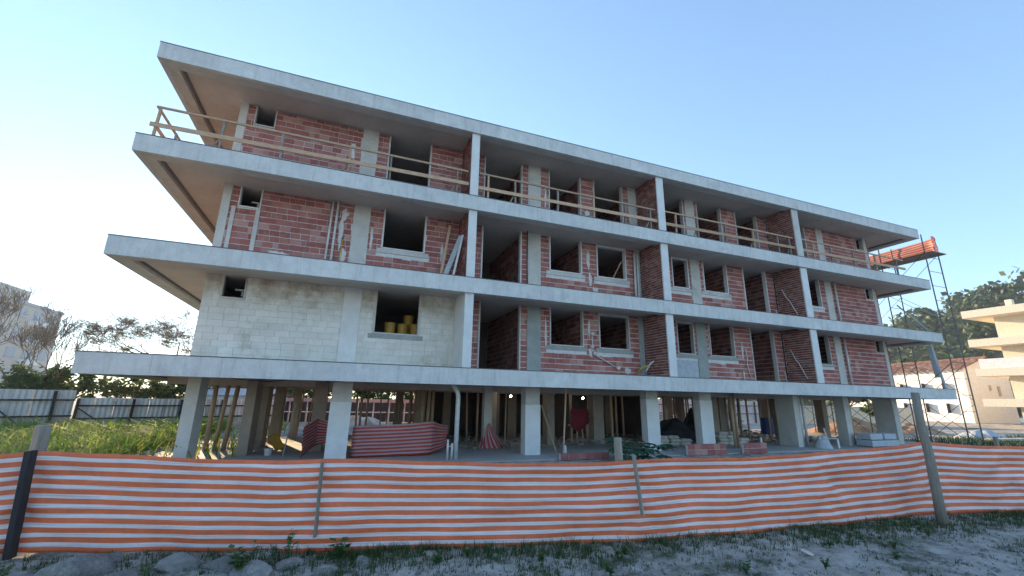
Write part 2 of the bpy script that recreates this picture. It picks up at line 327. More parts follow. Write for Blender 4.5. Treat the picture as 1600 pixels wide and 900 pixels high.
# ------------------------------------------------------------------ main building
ZS = [2.83, 5.78, 8.73, 11.73]; L = 35.79; T = 0.53; SOF = 0.42; DEP = 13.9; YW = 1.5
bld = thing('apartment_building', 'long unfinished apartment block with brick infill and overhanging pale slab edges', 'building')
BK_SMALL = []     # every facade brick: (wall, x0, x1, y, z0, z1)
for zi, zt in enumerate(ZS):
    inset = 0.0
    sl = MB().box(0.12, L-0.12, 0.12, DEP-0.12, zt-SOF, zt-0.012).build('floor_slab', 'soffit', bld)
    # perimeter drop beam
    e = MB(); lip = 0.42
    e.box(0.12, L-0.12, 0.12, lip, zt-T+0.006, zt-SOF-0.002); e.box(0.12, lip, lip, DEP-0.12, zt-T+0.006, zt-SOF-0.002)
    e.box(L-lip, L-0.12, lip, DEP-0.12, zt-T+0.006, zt-SOF-0.002)
    e.build('edge_beam', 'concrete', sl)
    MB().box(lip+0.03, lip+0.12, lip+0.05, DEP-0.3, zt-SOF-0.03, zt-SOF-0.002).build('drip_groove', 'dark_strip', sl); MB().box(L-lip-0.12, L-lip-0.03, lip+0.05, DEP-0.3, zt-SOF-0.03, zt-SOF-0.002).build('drip_groove', 'dark_strip', sl)
    # edge panels cast one beside the other
    n = 24; w = L/n
    pm = {}
    for k in range(n):
        x0 = k*w; off = random.uniform(-0.0015, 0.0015); dz = random.uniform(-0.002, 0.002)
        a = 0.0 if k == 0 else x0+0.0012; bb = L if k == n-1 else x0+w-0.0012
        o = MB().box(a-x0, bb-x0, 0, 0.12, -T, -0.022).build('edge_panel', 'fascia', sl); o.location = (x0, off, zt+dz); bevel(o, 0.003, 1)
    for sx in (0, 1):
        nn = 9; ww = (DEP-0.124)/nn
        for k in range(nn):
            o = MB().box(0, 0.12, 0.002, ww-0.002, -T, -0.022).build('edge_panel', 'fascia', sl); o.location = ((0.0 if sx == 0 else L-0.12)+random.uniform(-.002,.002), 0.124+k*ww, zt)
    MB().box(-0.012, L+0.012, -0.012, 0.14, zt-0.02, zt).build('edge_strip', 'dark_strip', sl)
    st = MB().box(-0.012, 0.14, 0.145, DEP, zt-0.02, zt-0.001); st.box(L-0.14, L+0.012, 0.145, DEP, zt-0.02, zt-0.001); st.build('edge_strip', 'dark_strip', sl)
MB().box(0.13, L-0.13, DEP-0.118, DEP, ZS[0]-T, ZS[0]).build('rear_edge', 'fascia', bld)

# facade layout, one row of bays per level.  openings: (x0, x1, z_sill, z_head) relative to the level's floor
W = 1.1; HT = 2.53
def bays(level):
    far_col = (29.30, 29.80)
    top = level == 2
    b1 = dict(x=(1.83, 9.40), col=[(1.83, 2.06), (5.70, 6.24)], op=[(2.28, 2.91, 1.85, HT)], sill=[])
    if top: b1['op'].append((6.62, 8.19, 0.2, HT))
    else: b1['op'].append((6.69, 8.19, W, HT)); b1['sill'].append((6.69, 8.19))
    b2 = dict(x=(9.68, 17.47), col=[(12.18, 12.74)], op=[(10.29, 11.92, 0.0, HT)], sill=[])
    if top: b2['op'] += [(13.10, 14.63, 0.2, HT), (15.25, 16.75, 0.2, HT)]; b2['col'] += [(17.05, 17.47)]
    else: b2['op'] += [(13.12, 14.60, W, HT), (15.30, 16.76, W, HT-0.06)]; b2['sill'] += [(13.12, 14.60), (15.30, 16.76)]; b2['col'] += [(17.22, 17.47)]
    b3 = dict(x=(17.85, 25.55), col=[(20.27, 20.81)], op=[(23.48, 25.02, 0.0, HT)], sill=[])
    if top: b3['op'] += [(18.3, 20.15, 0.2, HT), (20.95, 22.5, 0.2, HT)]
    else: b3['op'] += [(19.2, 20.14, W, HT-0.05), (21.0, 22.47, W, HT)]; b3['sill'] += [(18.9, 20.14), (21.0, 22.47)]
    if top: b3['op'][0] = (23.4, 24.9, 0.0, HT)
    b4 = dict(x=(26.0, 33.52), col=[far_col, (33.27, 33.52)], op=[(32.60, 33.27, 1.85, HT)], sill=[])
    if top: b4['op'] += [(26.9, 28.4, 0.0, HT)]
    else: b4['op'] += [(27.45, 28.9, W-0.1, HT)]; b4['sill'] += [(27.45, 28.9)]
    return [b1, b2, b3, b4]
brick_items = []; block_items = []
CH = 0.2
for lv in range(3):
    z0 = ZS[lv]; zc = ZS[lv+1]-SOF
    for bi, bay in enumerate(bays(lv)):
        xa, xb = bay['x']; blockwall = (lv == 0 and bi == 0)
        doors = sorted(o[:2] for o in bay['op'] if o[2] < 0.05)
        ends = [xa]+[v for d_ in doors for v in d_]+[xb]; walls = []
        for p0, p1 in zip(ends[::2], ends[1::2]):
            wl_ = MB(); xs = sorted(set([p0, p1] + [v for o in bay['op'] for v in o[:2] if p0 <= v <= p1]))
            for x0, x1 in zip(xs, xs[1:]):
                cuts = [(o[2], min(o[3], HT)) for o in bay['op'] if o[0] <= x0+1e-6 and o[1] >= x1-1e-6]
                for p, q in subtract(0, HT, cuts): wl_.box(x0, x1, YW+0.012, YW+0.2, z0-0.01+p, z0+q)
            wall = wl_.build('block_wall' if blockwall else 'brick_wall', 'block_joint' if blockwall else 'mortar', bld); walls.append((p0, p1, wall))
        def wall_at(x): return min(walls, key=lambda w_: 0 if w_[0] <= x <= w_[1] else min(abs(x-w_[0]), abs(x-w_[1])))[2]
        if blockwall: wall['label'] = 'pale grey block wall with yellow-brown stains near its top'
        # concrete columns in the wall
        for ci, (c0, c1) in enumerate(bay['col']):
            if blockwall and ci == 0: continue
            cm = 'concrete'
            if lv == 0 and bi in (1, 2): cm = 'fresh_cement'
            if blockwall: cm = 'render'
            MB().box(c0, c1, YW-0.022, YW+0.011, z0, zc).build('column', cm, wall_at((c0+c1)/2))
        # sill bands and thin frames round the openings
        for s0, s1 in bay['sill']:
            sm = 'fresh_cement' if (lv == 0) else 'concrete'
            MB().box(s0-0.14, s1+0.14, YW-0.02, YW+0.011, z0+W-0.17, z0+W-0.02).build('sill_band', sm, wall_at((s0+s1)/2))
        for o in bay['op']:
            if o[2] > 1.5: ww = 0.035
            else: ww = 0.05
            fm = 'concrete' if lv != 1 else 'render'; wa = wall_at((o[0]+o[1])/2)
            MB().box(o[0], o[0]+ww, YW-0.03, YW+0.16, z0+o[2], z0+o[3]).build('jamb', fm, wa); MB().box(o[1]-ww, o[1], YW-0.03, YW+0.16, z0+o[2], z0+o[3]).build('jamb', fm, wa)
            if o[2] > 0.3: MB().box(o[0]+ww, o[1]-ww, YW-0.035, YW+0.17, z0+o[2]-0.018, z0+o[2]+0.025).build('sill', fm, wa)
            if o[3] < HT: MB().box(o[0]+ww, o[1]-ww, YW-0.03, YW+0.16, z0+o[3]-0.05, z0+o[3]+0.002).build('lintel', fm, wa)
        # courses
        ch = 0.2 if not blockwall else 0.195; bl = 0.30 if not blockwall else 0.40; k = 0
        while k*ch < HT-0.02:
            zb = k*ch; zt = min(zb+ch, HT)
            cuts = list(bay['col']) if not blockwall else [bay['col'][1]]
            for o in bay['op']:
                if o[3] > zb+0.04 and o[2] < zt-0.04: cuts.append((o[0]-0.004, o[1]+0.004))
            if not blockwall:
                for s0, s1 in bay['sill']:
                    if zb < W-0.1 and zt > W-0.16: cuts.append((s0-0.144, s1+0.144))
            for s0, s1 in subtract(xa, xb, cuts):
                x = s0 - random.choice((0.0, 0.5))*bl if s1-s0 > 0.8 else s0
                x = s0 - (bl*0.5 if k % 2 else 0.0) + (random.uniform(-0.04, 0.04) if s1-s0 > 1 else 0)
                while x < s1-0.005:
                    x1 = x + bl*(1.0 if random.random() > 0.12 else 0.55)
                    a = max(x, s0); e = min(x1, s1)
                    jt = 0.011 if blockwall else random.choice((0.005, 0.007, 0.008, 0.024)); hz = 0.006 if blockwall else random.uniform(0.026, 0.036)
                    if e-a > 0.05:
                        it = (wall_at((a+e)/2), a+jt/2, e-jt/2, z0+zb+hz/2, z0+zt-hz/2)
                        (block_items if blockwall else brick_items).append(it)
                    x = x1
            k += 1
camp = Vector((5.986, -13.235, 1.869))
def apparent(it):
    c = Vector(((it[1]+it[2])/2, YW, (it[3]+it[4])/2)); d = c-camp
    hidden = 0.3 if it[3] > 8.7 else 1.0
    return (it[2]-it[1])*(it[4]-it[3])*abs(d.y)/d.length**3*hidden
unit_cache = {}
def unit_piece(name, w, h, d, mat):
    key = (name, round(w, 2), round(h, 2))
    if key not in unit_cache:
        mb = MB().box(0, w, 0, d, 0, h)
        me = bpy.data.meshes.new(name); me.from_pydata(mb.v, [], mb.f); me.materials.append(MATS[mat]); unit_cache[key] = me
    return unit_cache[key]
def lay(items, name, mat, rest_name, depth, jit):
    items = sorted(items, key=apparent, reverse=True)
    for it in items[:300]:
        o = link(name, unit_piece(name, it[2]-it[1], it[4]-it[3], depth, mat), it[0]); o.location = (it[1], YW-random.uniform(0, jit), it[3])
    if len(items) > 300:
        mb = MB()
        for it in items[300:]:
            y = YW-random.uniform(0, jit); mb.box(it[1], it[2], y, y+depth, it[3], it[4])
        o = mb.build(rest_name, mat, bld); o['kind'] = 'stuff'
lay(brick_items, 'brick', 'brick', 'brick_courses', 0.06, 0.007)
lay(block_items, 'block', 'block', 'block_courses', 0.06, 0.003)

# fin walls between the balconies: rendered front edge, thin-coursed brick side
fin_courses = MB()
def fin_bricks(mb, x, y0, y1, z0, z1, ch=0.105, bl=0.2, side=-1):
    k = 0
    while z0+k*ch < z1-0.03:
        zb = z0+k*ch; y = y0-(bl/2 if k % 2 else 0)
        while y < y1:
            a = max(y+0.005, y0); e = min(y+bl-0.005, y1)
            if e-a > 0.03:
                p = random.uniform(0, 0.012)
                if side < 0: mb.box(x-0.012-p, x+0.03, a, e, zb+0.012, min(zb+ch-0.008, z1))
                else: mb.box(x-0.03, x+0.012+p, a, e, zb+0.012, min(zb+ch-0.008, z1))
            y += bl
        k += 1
for lv in range(3):
    z0 = ZS[lv]; z1 = ZS[lv+1]-SOF
    for fi, (fa, fb) in enumerate(((9.40, 9.68), (17.50, 17.84), (25.62, 26.02))):
        fw = MB().box(fa+0.02, fb, 0.16, YW+0.011, z0-0.01, z1-0.02).build('fin_wall', 'render' if (lv, fi) == (0, 0) else 'mortar', bld)
        fin_front = 'brick' if (lv == 2 and fi == 2) else 'render'
        MB().box(fa-0.004, fb+0.004, 0.10, 0.155, z0-0.005, z1-0.004).build('fin_front', 'concrete' if fin_front == 'brick' else 'render', fw)
        if (lv, fi) == (0, 0): MB().box(fa, fa+0.018, 0.16, YW+0.01, z0, z1-0.005).build('render_coat', 'render', fw)
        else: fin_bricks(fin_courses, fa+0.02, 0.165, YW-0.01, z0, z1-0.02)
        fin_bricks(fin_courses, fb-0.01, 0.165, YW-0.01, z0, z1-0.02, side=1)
# cross walls seen through doors and windows
for lv in range(3):
    z0 = ZS[lv]; z1 = ZS[lv+1]-SOF
    for x in (4.7, 9.5, 12.05, 14.72, 17.6, 20.55, 22.7, 25.3, 29.5, 33.4):
        ya = YW+0.205
        MB().box(x, x+0.14, ya, 6.0, z0-0.01, z1).build('partition_wall', 'mortar', bld)
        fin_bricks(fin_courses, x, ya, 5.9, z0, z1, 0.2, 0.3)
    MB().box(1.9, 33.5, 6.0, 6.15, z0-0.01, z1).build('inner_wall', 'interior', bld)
    MB().box(1.83, 1.98, YW+0.205, DEP-1.5, z0-0.01, z1).build('end_wall', 'render' if lv == 0 else 'brick', bld)
    MB().box(33.545, 33.68, YW+0.015, DEP-1.5, z0-0.01, z1).build('end_wall', 'brick', bld)
    MB().box(1.99, 33.54, DEP-1.65, DEP-1.5, z0-0.01, z1).build('rear_wall', 'brick', bld)
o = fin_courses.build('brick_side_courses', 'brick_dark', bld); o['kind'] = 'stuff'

# slim plaster guides, pipes and conduits fixed to the facade
def tube_part(name, pts, r, mat, parent=bld, n=8): return MB().tube(pts, r, n).build(name, mat, parent, smooth=True)
z = ZS[1]
tube_part('drain_pipe', [(4.98,1.40,z),(5.02,1.40,z+2.5)], 0.035, 'pvc'); tube_part('drain_pipe', [(5.16,1.39,z),(5.18,1.39,z+2.5)], 0.04, 'pvc')
tube_part('conduit', [(5.42,1.45,z+0.1),(5.44,1.45,z+1.2)], 0.015, 'conduit_yellow')
MB().box(2.13, 2.24, 1.47, 1.498, z, z+1.83).build('plaster_guide', 'concrete', bld); MB().box(2.80, 2.92, 1.47, 1.498, z, z+1.83).build('plaster_guide', 'concrete', bld)
for lv in (0, 1):
    z = ZS[lv]
    tube_part('drain_pipe', [(30.0,1.40,z),(29.98,1.40,z+2.5)], 0.05, 'pvc')
z = ZS[1]; tube_part('drain_pipe', [(12.12,1.35,z),(12.10,1.35,z+2.52)], 0.03, 'steel')
tube_part('drain_pipe', [(17.12,1.40,z),(17.14,1.40,z+2.3)], 0.05, 'pvc')
tube_part('drain_pipe', [(17.28,1.40,z),(17.29,1.40,z+2.3)], 0.045, 'pvc')
z = ZS[0]
tube_part('conduit', [(14.95,1.44,z+1.55),(14.96,1.44,z+1.0),(15.1,1.44,z+0.8),(16.05,1.44,z+0.35)], 0.022, 'mortar')
for p in ((14.95,1.42,z+1.62),(14.93,1.42,z+1.12),(15.05,1.42,z+0.86),(16.1,1.42,z+0.33)):
    tube_part('junction_box', [(p[0],p[1]-0.04,p[2]),(p[0],p[1]+0.06,p[2])], 0.075, 'pvc', n=10)
tube_part('conduit', [(17.2,1.0,z+0.45),(17.05,1.2,z+0.38),(16.95,1.4,z+0.15)], 0.035, 'conduit_yellow')
tube_part('conduit', [(17.3,0.75,z+0.62),(17.15,0.8,z+0.52),(17.0,0.9,z+0.2)], 0.03, 'pvc')
tube_part('conduit', [(22.75,1.42,z),(22.75,1.42,z+0.48)], 0.03, 'pvc')
tube_part('conduit', [(23.05,1.45,z+1.5),(23.1,1.45,z+1.1),(23.05,1.45,z+0.8),(23.2,1.45,z+0.2)], 0.018, 'pvc')
for lv in (0, 1):
    z = ZS[lv]
    tube_part('conduit', [(25.56,1.15,z+1.6),(25.55,0.95,z+1.1),(25.54,0.8,z+0.9),(25.53,0.5,z+0.2)], 0.02, 'mortar', n=6)
    tube_part('conduit', [(25.2,1.25,z+0.0),(25.15,1.25,z+0.45),(25.05,1.2,z+0.5)], 0.025, 'pvc')
z = ZS[0]; MB().box(18.9, 20.22, 1.47, 1.498, z+0.02, z+0.82).build('plaster_patch', 'grey_board', bld)
def patch(x, z, w, h, mat='mortar', seed=0, y=YW-0.012):
    rg2 = random.Random(seed); mb = MB(); n_ = 22; c_ = (x, y-0.004, z); mb.v.append(c_)
    for k in range(n_):
        a = 2*math.pi*k/n_; r_ = rg2.uniform(0.55, 1.1); mb.v.append((x+math.cos(a)*w/2*r_, y, z+math.sin(a)*h/2*r_))
    for k in range(n_): mb.f.append((0, 1+(k+1) % n_, 1+k))
    mb.build('mortar_patch', mat, bld)
for k, (lv, x, z, w, h) in enumerate(((1,5.35,1.5,0.16,1.3),(1,5.5,0.6,0.22,0.7),(1,5.42,2.1,0.25,0.5),(1,14.9,1.8,0.18,1.0),(1,14.98,0.95,0.22,0.6),(1,15.2,0.5,0.3,0.25),(1,15.75,0.35,0.35,0.14),(0,14.85,1.9,0.14,0.9),(0,14.9,0.9,0.2,0.5),(0,13.3,0.82,0.5,0.10),(0,15.6,0.80,0.7,0.12),(0,21.6,0.80,0.8,0.14),(0,16.6,0.25,0.35,0.3),
        (2,5.4,1.6,0.2,0.9),(2,5.3,0.5,0.18,0.6),(1,3.6,0.45,0.7,0.16),(1,7.6,0.8,0.5,0.10),(0,22.9,1.4,0.12,0.9),(1,22.3,0.85,0.4,0.12),(2,14.9,0.9,0.3,0.3),(2,12.95,1.2,0.1,1.0),(0,12.95,1.5,0.10,1.4),(1,6.35,1.4,0.10,1.0),(1,8.8,1.2,0.14,0.9))):
    patch(x, ZS[lv]+z, w, h, 'mortar', k)
# metal shutters low in the two right-hand doorways
for lv in (0, 1):
    for k in range(9):
        MB().box(23.6+k*0.155, 23.6+k*0.155+0.12, 4.2, 4.23, ZS[lv], ZS[lv]+1.0).build('baluster_panel', 'grey_board', bld)

# ground-floor columns
front = [(1.90,2.22,0.85),(5.68,6.27,0.45),(12.16,12.72,0.45),(17.40,17.98,0.40),(20.14,20.78,0.40),(25.72,26.05,0.95),(29.24,29.64,0.5),(33.08,33.5,0.95)]
for (a, bb, d) in front:
    o = MB().box(a, bb, YW, YW+d, 0.0, ZS[0]-SOF).build('column', 'concrete', bld); bevel(o, 0.012, 2)
    if a in (5.68, 12.16):                      # pale rendered lower two thirds
        MB().box(a-0.012, bb+0.012, YW-0.012, YW+d*0.9, 0.02, 1.72).build('render_coat', 'render', o)
    elif a > 17 and a < 22: MB().box(a-0.01, bb+0.01, YW-0.01, YW+d*0.9, 0.02, 2.0).build('render_coat', 'render', o)
inner_cols = [(3.05,3.35,3.3,4.5),(3.05,3.4,5.6,6.7),(3.4,3.75,7.2,8.0),(3.9,4.2,9.5,10.2),(5.05,5.5,4.1,4.6),
    (9.0,9.4,6.2,6.6),(10.9,11.3,9.5,9.9),(8.8,9.2,12.0,12.4),(12.35,12.75,6.4,6.8),(14.5,14.85,4.6,5.1),(16.9,17.45,4.7,5.2),(14.2,14.7,8.8,9.2),(17.5,18.0,9.0,9.4),
    (20.3,20.8,5.2,5.6),(20.3,20.8,9.0,9.4),(23.8,24.3,4.6,5.1),(25.2,25.6,5.4,5.9),(25.7,26.1,9.0,9.4),(29.3,29.7,5.3,5.7),(29.3,29.7,9.1,9.5),(33.1,33.5,5.2,5.7),(33.1,33.5,9.0,9.5),
    (2.0,2.3,12.0,12.4),(5.8,6.2,12.0,12.4),(12.2,12.6,12.2,12.6),(17.5,17.9,12.2,12.6),(22.0,22.4,12.2,12.6),(27.5,27.9,12.2,12.6),(31.8,32.2,12.2,12.6)]
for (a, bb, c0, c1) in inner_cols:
    o = MB().box(a, bb, c0, c1, 0.0, ZS[0]-SOF).build('column', 'shaded_raw_concrete', bld); bevel(o, 0.01, 1)
for (xa_, xb_, ya_, yb_) in ((9.9, 16.6, 11.2, 11.35), (16.6, 16.75, 6.5, 11.35), (9.75, 9.9, 9.3, 11.35), (12.95, 13.1, 7.0, 11.19), (18.2, 21.9, 10.4, 10.55), (21.9, 22.05, 6.5, 10.55)):  # walls added to darken the middle of the ground floor
    MB().box(xa_, xb_, ya_, yb_, 0.02, ZS[0]-SOF-0.003).build('added_shade_wall', 'interior', bld)
for y in (4.2, 8.0, 11.5): MB().box(0.6, L-0.6, y, y+0.25, ZS[0]-SOF-0.22, ZS[0]-SOF-0.002).build('ceiling_beam', 'soffit', bld)

# ------------------------------------------------------------------ wooden guard rails on the top balcony
def guardrail(label, xa, xb, posts, ends, side=False):
    t = thing('guardrail', label, 'railing', (0,0,ZS[2]), group='wooden guard rails along the top balcony')
    y = 0.25
    sag = lambda x: 0.012*math.sin(x*1.7)
    MB().bar((xa,y,1.03+sag(xa)),(xb,y,1.0+sag(xb)),0.05,0.06).build('top_rail', 'timber', t)
    MB().bar((xa-0.05,y-0.035,0.45+sag(xb)),(xb+0.03,y-0.035,0.50+sag(xa)),0.03,0.13).build('lower_board', 'timber', t)
    for k, p in enumerate(posts):
        MB().bar((p,y+0.03,0.0),(p+random.uniform(-0.03,0.03),y+0.03,1.0),0.07,0.06).build('post', 'old_timber' if k % 3 else 'timber', t)
        if k % 2 == 1: MB().bar((p-0.25,y+0.08,0.0),(p-0.02,y+0.08,0.5),0.05,0.04).build('brace', 'old_timber', t)
    if side:
        MB().bar((0.24,0.27,1.02),(0.26,7.5,1.02),0.05,0.06).build('top_rail', 'timber', t); MB().bar((0.22,0.27,0.5),(0.24,7.5,0.48),0.03,0.12).build('lower_board', 'timber', t)
        for yy in (1.6, 3.2, 4.8, 6.4): MB().bar((0.27,yy,0),(0.27,yy,1.02),0.06).build('post', 'old_timber', t)
guardrail('wooden guard rail wrapping the open left corner of the top balcony', 0.20, 9.34, [0.26,1.85,3.45,5.40,6.68,8.95], None, True)
guardrail('wooden guard rail in second bay from the left of top balcony', 9.75, 17.46, [10.1,11.16,12.9,14.48,15.95,17.2], None)
guardrail('wooden guard rail in third bay from the left of top balcony', 17.95, 25.6, [18.52,19.71,21.3,23.03,24.6,25.4], None)
guardrail('wooden guard rail in the far right bay of top balcony', 26.2, 34.2, [27.0,28.31,30.03,31.8,33.6], None)

# ------------------------------------------------------------------ things on the balconies
def drum(x, y, z, label):
    t = thing('plastic_drum', label, 'drum', (x,y,z), group='yellow drums behind the left window')
    MB().tube([(0,0,0),(0,0,0.02),(0,0,0.34),(0,0,0.36)], [0.165,0.175,0.19,0.18], 16).build('body', 'yellow', t)
    MB().tube([(0,0,0.30),(0,0,0.315)], 0.205, 16).build('rim', 'yellow', t); MB().tube([(0,0,0.362),(0,0,0.39)], 0.195, 16).build('lid', 'yellow', t)
z = ZS[0]
for x, y, hs_, nm in ((7.30,2.45,3,'left stack of drums'),(7.76,2.55,3,'middle stack of drums'),(8.2,2.45,3,'right stack of drums'),(8.0,2.96,4,'rear stack of drums')):
    for h in range(hs_): drum(x, y, z+0.42+h*0.40, 'yellow %s drum of the %s in the pale wall window' % (('bottom','second','third','top')[h] if h < hs_-1 else 'top', nm.replace(' of drums','')))
pal = thing('pallet_stack', 'low timber stand under the yellow drums', 'stand', (7.8,2.7,z))
for xx in (-0.6, 0.0, 0.6): MB().box(xx-0.05,xx+0.05,-0.45,0.45,0.0,0.30).build('bearer', 'timber', pal)
for i in range(6): MB().box(-0.75,0.75,-0.48+i*0.165,-0.48+i*0.165+0.13,0.302,0.418).build('plank', 'timber', pal)
z = ZS[1]
for (a, bb, w, h, mt_, nm, lb) in (((8.72,1.15,0.01),(9.02,1.35,2.25),0.09,0.03,'timber','leaning_plank','yellowish narrow plank leaning in the corner beside the first fin wall'),
    ((8.80,0.95,0.01),(9.36,0.9,1.75),0.20,0.03,'grey_board','leaning_board','wide grey board leaning on the first fin wall'),
    ((9.05,0.6,0.01),(9.36,0.7,1.7),0.07,0.03,'pvc','leaning_strip','slim white strip leaning on the first fin wall')):
    o = MB().bar((a[0],a[1],a[2]+z), (bb[0],bb[1],bb[2]+z), w, h, 0.9).build(nm, mt_); tag(o, lb, 'board')
o = MB().bar((16.35,2.0,z+1.15),(16.62,1.62,z+1.95),0.08,0.03).build('leaning_plank', 'timber'); tag(o, 'short plank leaning inside the second window of the middle floor', 'board')
o = MB().tube([(31.2,0.5,z+0.06),(31.5,0.5,z+0.10),(31.75,0.55,z+0.05)], [0.10,0.13,0.09], 8).build('cement_sack', 'sack'); tag(o, 'small pale sack left on the middle slab near its right end', 'sack')
o = MB().tube([(19.15,0.5,ZS[2]),(19.15,0.5,ZS[2]+0.18),(19.15,0.5,ZS[2]+0.24)], [0.09,0.10,0.05], 10).build('red_bucket', 'red_lid'); tag(o, 'small red bucket behind the top rail by the third bay', 'bucket')
# plumbing tees inside the small corner windows
for lv in (0, 1):
    z = ZS[lv]
    t = thing('pipe_tee', ['white pipe tee inside the small corner window of the pale wall','white pipe tee inside the small corner window of the middle floor'][lv], 'pipe', (2.75,1.9,z))
    MB().tube([(-0.2,0,2.2),(0.14,0,2.2)], 0.03, 8).build('arm', 'pvc', t); MB().tube([(0.0,0,2.16),(0.0,0,2.0)], 0.03, 8).build('stub', 'pvc', t)

# ------------------------------------------------------------------ ground-floor clutter
def pipe(name, pts, r, mat, label, cat='pipe', group=None, n=10):
    o = MB().tube(pts, r, n).build(name, mat, smooth=True); return tag(o, label, cat, group)
HC = ZS[0]-SOF-0.003
# leaning brown poles at the left end
for k, (x, y, dx) in enumerate(((1.84,4.9,0.0),(2.12,4.8,0.12),(2.40,4.75,0.14))):
    pipe('riser_pipe', [(x,y,0.02),(x+dx,y,HC)], 0.075-0.012*(k == 1), 'brown_pipe', 'tall brown pipe, %s of three by the leftmost ground-floor column' % ('left','middle','right')[k], group='brown pipes by the left column')
pipe('drain_stack', [(9.56,1.05,0.02),(9.56,1.05,1.95),(9.52,1.05,2.12),(9.42,1.2,2.3),(9.42,1.2,HC)], 0.075, 'pvc', 'white plastic downpipe with a bend at its top beside the inner red net')
for x, h, w_ in ((9.28,0.62,'taller left'),(9.42,0.5,'shorter right')): pipe('pipe_stub', [(x,1.0,0.02),(x,1.0,h)], 0.035, 'pvc', '%s of two white pipe stubs on the floor beside the white downpipe' % w_, group='stubs beside the downpipe')
for k, (x, y) in enumerate(((9.12,5.2),(9.36,5.2),(9.55,5.3))):
    pipe('riser_pipe', [(x,y,0.02),(x,y,HC)], 0.07, 'brown_pipe', 'brown riser pipe, %s of three above the peak of the inner net' % ('left','middle','right')[k], group='brown risers over the inner net')
for k, (x, y) in enumerate(((9.15,9.0),(9.4,9.05),(9.65,9.1),(9.9,9.1))):
    pipe('riser_pipe', [(x,y,0.02),(x,y,HC)], 0.06, 'brown_pipe', 'thin brown riser pipe, %s from left of four deep under the slab' % ('first','second','third','fourth')[k], group='brown risers deep under the slab')
for k, (x, y, dx) in enumerate(((7.75,8.0,-0.1),(8.0,8.1,0.0),(8.3,8.2,0.1))):
    o = MB().bar((x,y,0.02),(x+dx,y,HC-0.05),0.06).build('prop', 'old_timber'); tag(o, 'dark timber prop, %s of three left of the four thin risers' % ('left','middle','right')[k], 'prop', 'dark props under the slab')
for k, (x, y) in enumerate(((4.35,8.4),(4.75,8.2),(5.0,7.6),(5.15,6.4))):
    o = MB().bar((x-0.05,y,0.02),(x+0.06,y,HC-0.05),0.06).build('prop', 'timber'); tag(o, 'slim yellow timber prop, %s from left beside the folded inner net' % ('first','second','third','fourth')[k], 'prop', 'slim props at the left')
o = MB().bar((4.45,2.6,0.02),(4.62,2.6,1.65),0.035).build('thin_stake', 'old_timber'); tag(o, 'thin grey stake standing on the floor left of the folded net', 'stake')
for (x0, y0, x1, y1, h, lb) in ((13.75,1.7,13.9,1.7,HC,'long thin pole standing upright right of the third front column'),(13.62,2.0,13.2,2.4,1.7,'thin pole leaning left beside the upright one')):
    o = MB().bar((x0,y0,0.02),(x1,y1,h),0.05).build('thin_pole', 'timber'); tag(o, lb, 'pole')
for k, (x, y) in enumerate(((26.6,1.9),(26.85,1.9),(30.2,1.9),(30.4,2.0))):
    pipe('drain_stack', [(x,y,0.02),(x,y,HC)], 0.06, 'pvc' if k < 2 else 'brown_pipe', ['left white drain pipe of the pair in the opening with the pale hoarding','right white drain pipe of the pair in the opening with the pale hoarding','left brown drain pipe of the pair left of the last front column','right brown drain pipe of the pair left of the last front column'][k], group='drain pipes at the right end' if k < 2 else 'brown drain pipes at the right end')
for k, (x, y) in enumerate(((22.3,1.9),(22.55,1.95),(22.8,2.3))):
    pipe('drain_stack', [(x,y,0.02),(x,y,HC)], 0.05, 'brown_pipe', 'brown drain pipe, %s of three in the opening with the sack pile' % ('left','middle','right')[k], group='drain pipes by the sack pile')
pipe('pipe_stub', [(22.35,0.6,0.02),(22.33,0.6,0.55)], 0.04, 'pvc', 'short white stub beside the low brick wall on the right')
pipe('pipe_stub', [(13.25,0.55,0.02),(13.22,0.55,0.42)], 0.04, 'pvc', 'short white stub in front of the thin poles')
rngd = random.Random(21); mb = MB()
for k in range(420):
    x = rngd.uniform(6.5, 33.5); y = rngd.uniform(3.2, 13.0) if x < 24 else rngd.uniform(2.6, 13)
    l = rngd.uniform(0.08, 1.4 if k % 4 == 0 else 0.35); a = rngd.uniform(0, 3.14); zz = 0.03+rngd.uniform(0, 0.10)
    mb.bar((x,y,zz+0.01),(x+math.cos(a)*l,y+math.sin(a)*l,zz+rngd.uniform(0,0.12)), rngd.uniform(0.04,0.16), rngd.uniform(0.02,0.10))
tag(mb.build('floor_debris', 'debris'), 'loose offcuts and rubble littering the ground floor', 'debris', kind='stuff')
# many slim shores and risers between the inner columns
rngp = random.Random(77)
for k in range(64):
    x = rngp.uniform(4.0, 32.0); y = rngp.uniform(4.4, 11.8); dx = rngp.uniform(-0.12, 0.12)
    if any(a-0.1 < x < bb+0.1 and c0-0.15 < y < c1+0.15 for (a, bb, c0, c1) in inner_cols): continue
    if 9.7 < x < 16.8 and y > 9: continue
    if k % 3: o = MB().bar((x,y,0.02),(x+dx,y,HC-0.03),rngp.uniform(0.05,0.085)).build('timber_prop', 'timber' if k % 2 else 'old_timber'); tag(o, 'slim timber shore among the inner columns under the lowest slab', 'prop', 'timber shores under the slab')
    else: pipe('riser_pipe', [(x,y,0.02),(x,y,HC)], 0.05, 'brown_pipe', 'single brown riser pipe among the inner columns under the lowest slab', group='single risers under the slab')
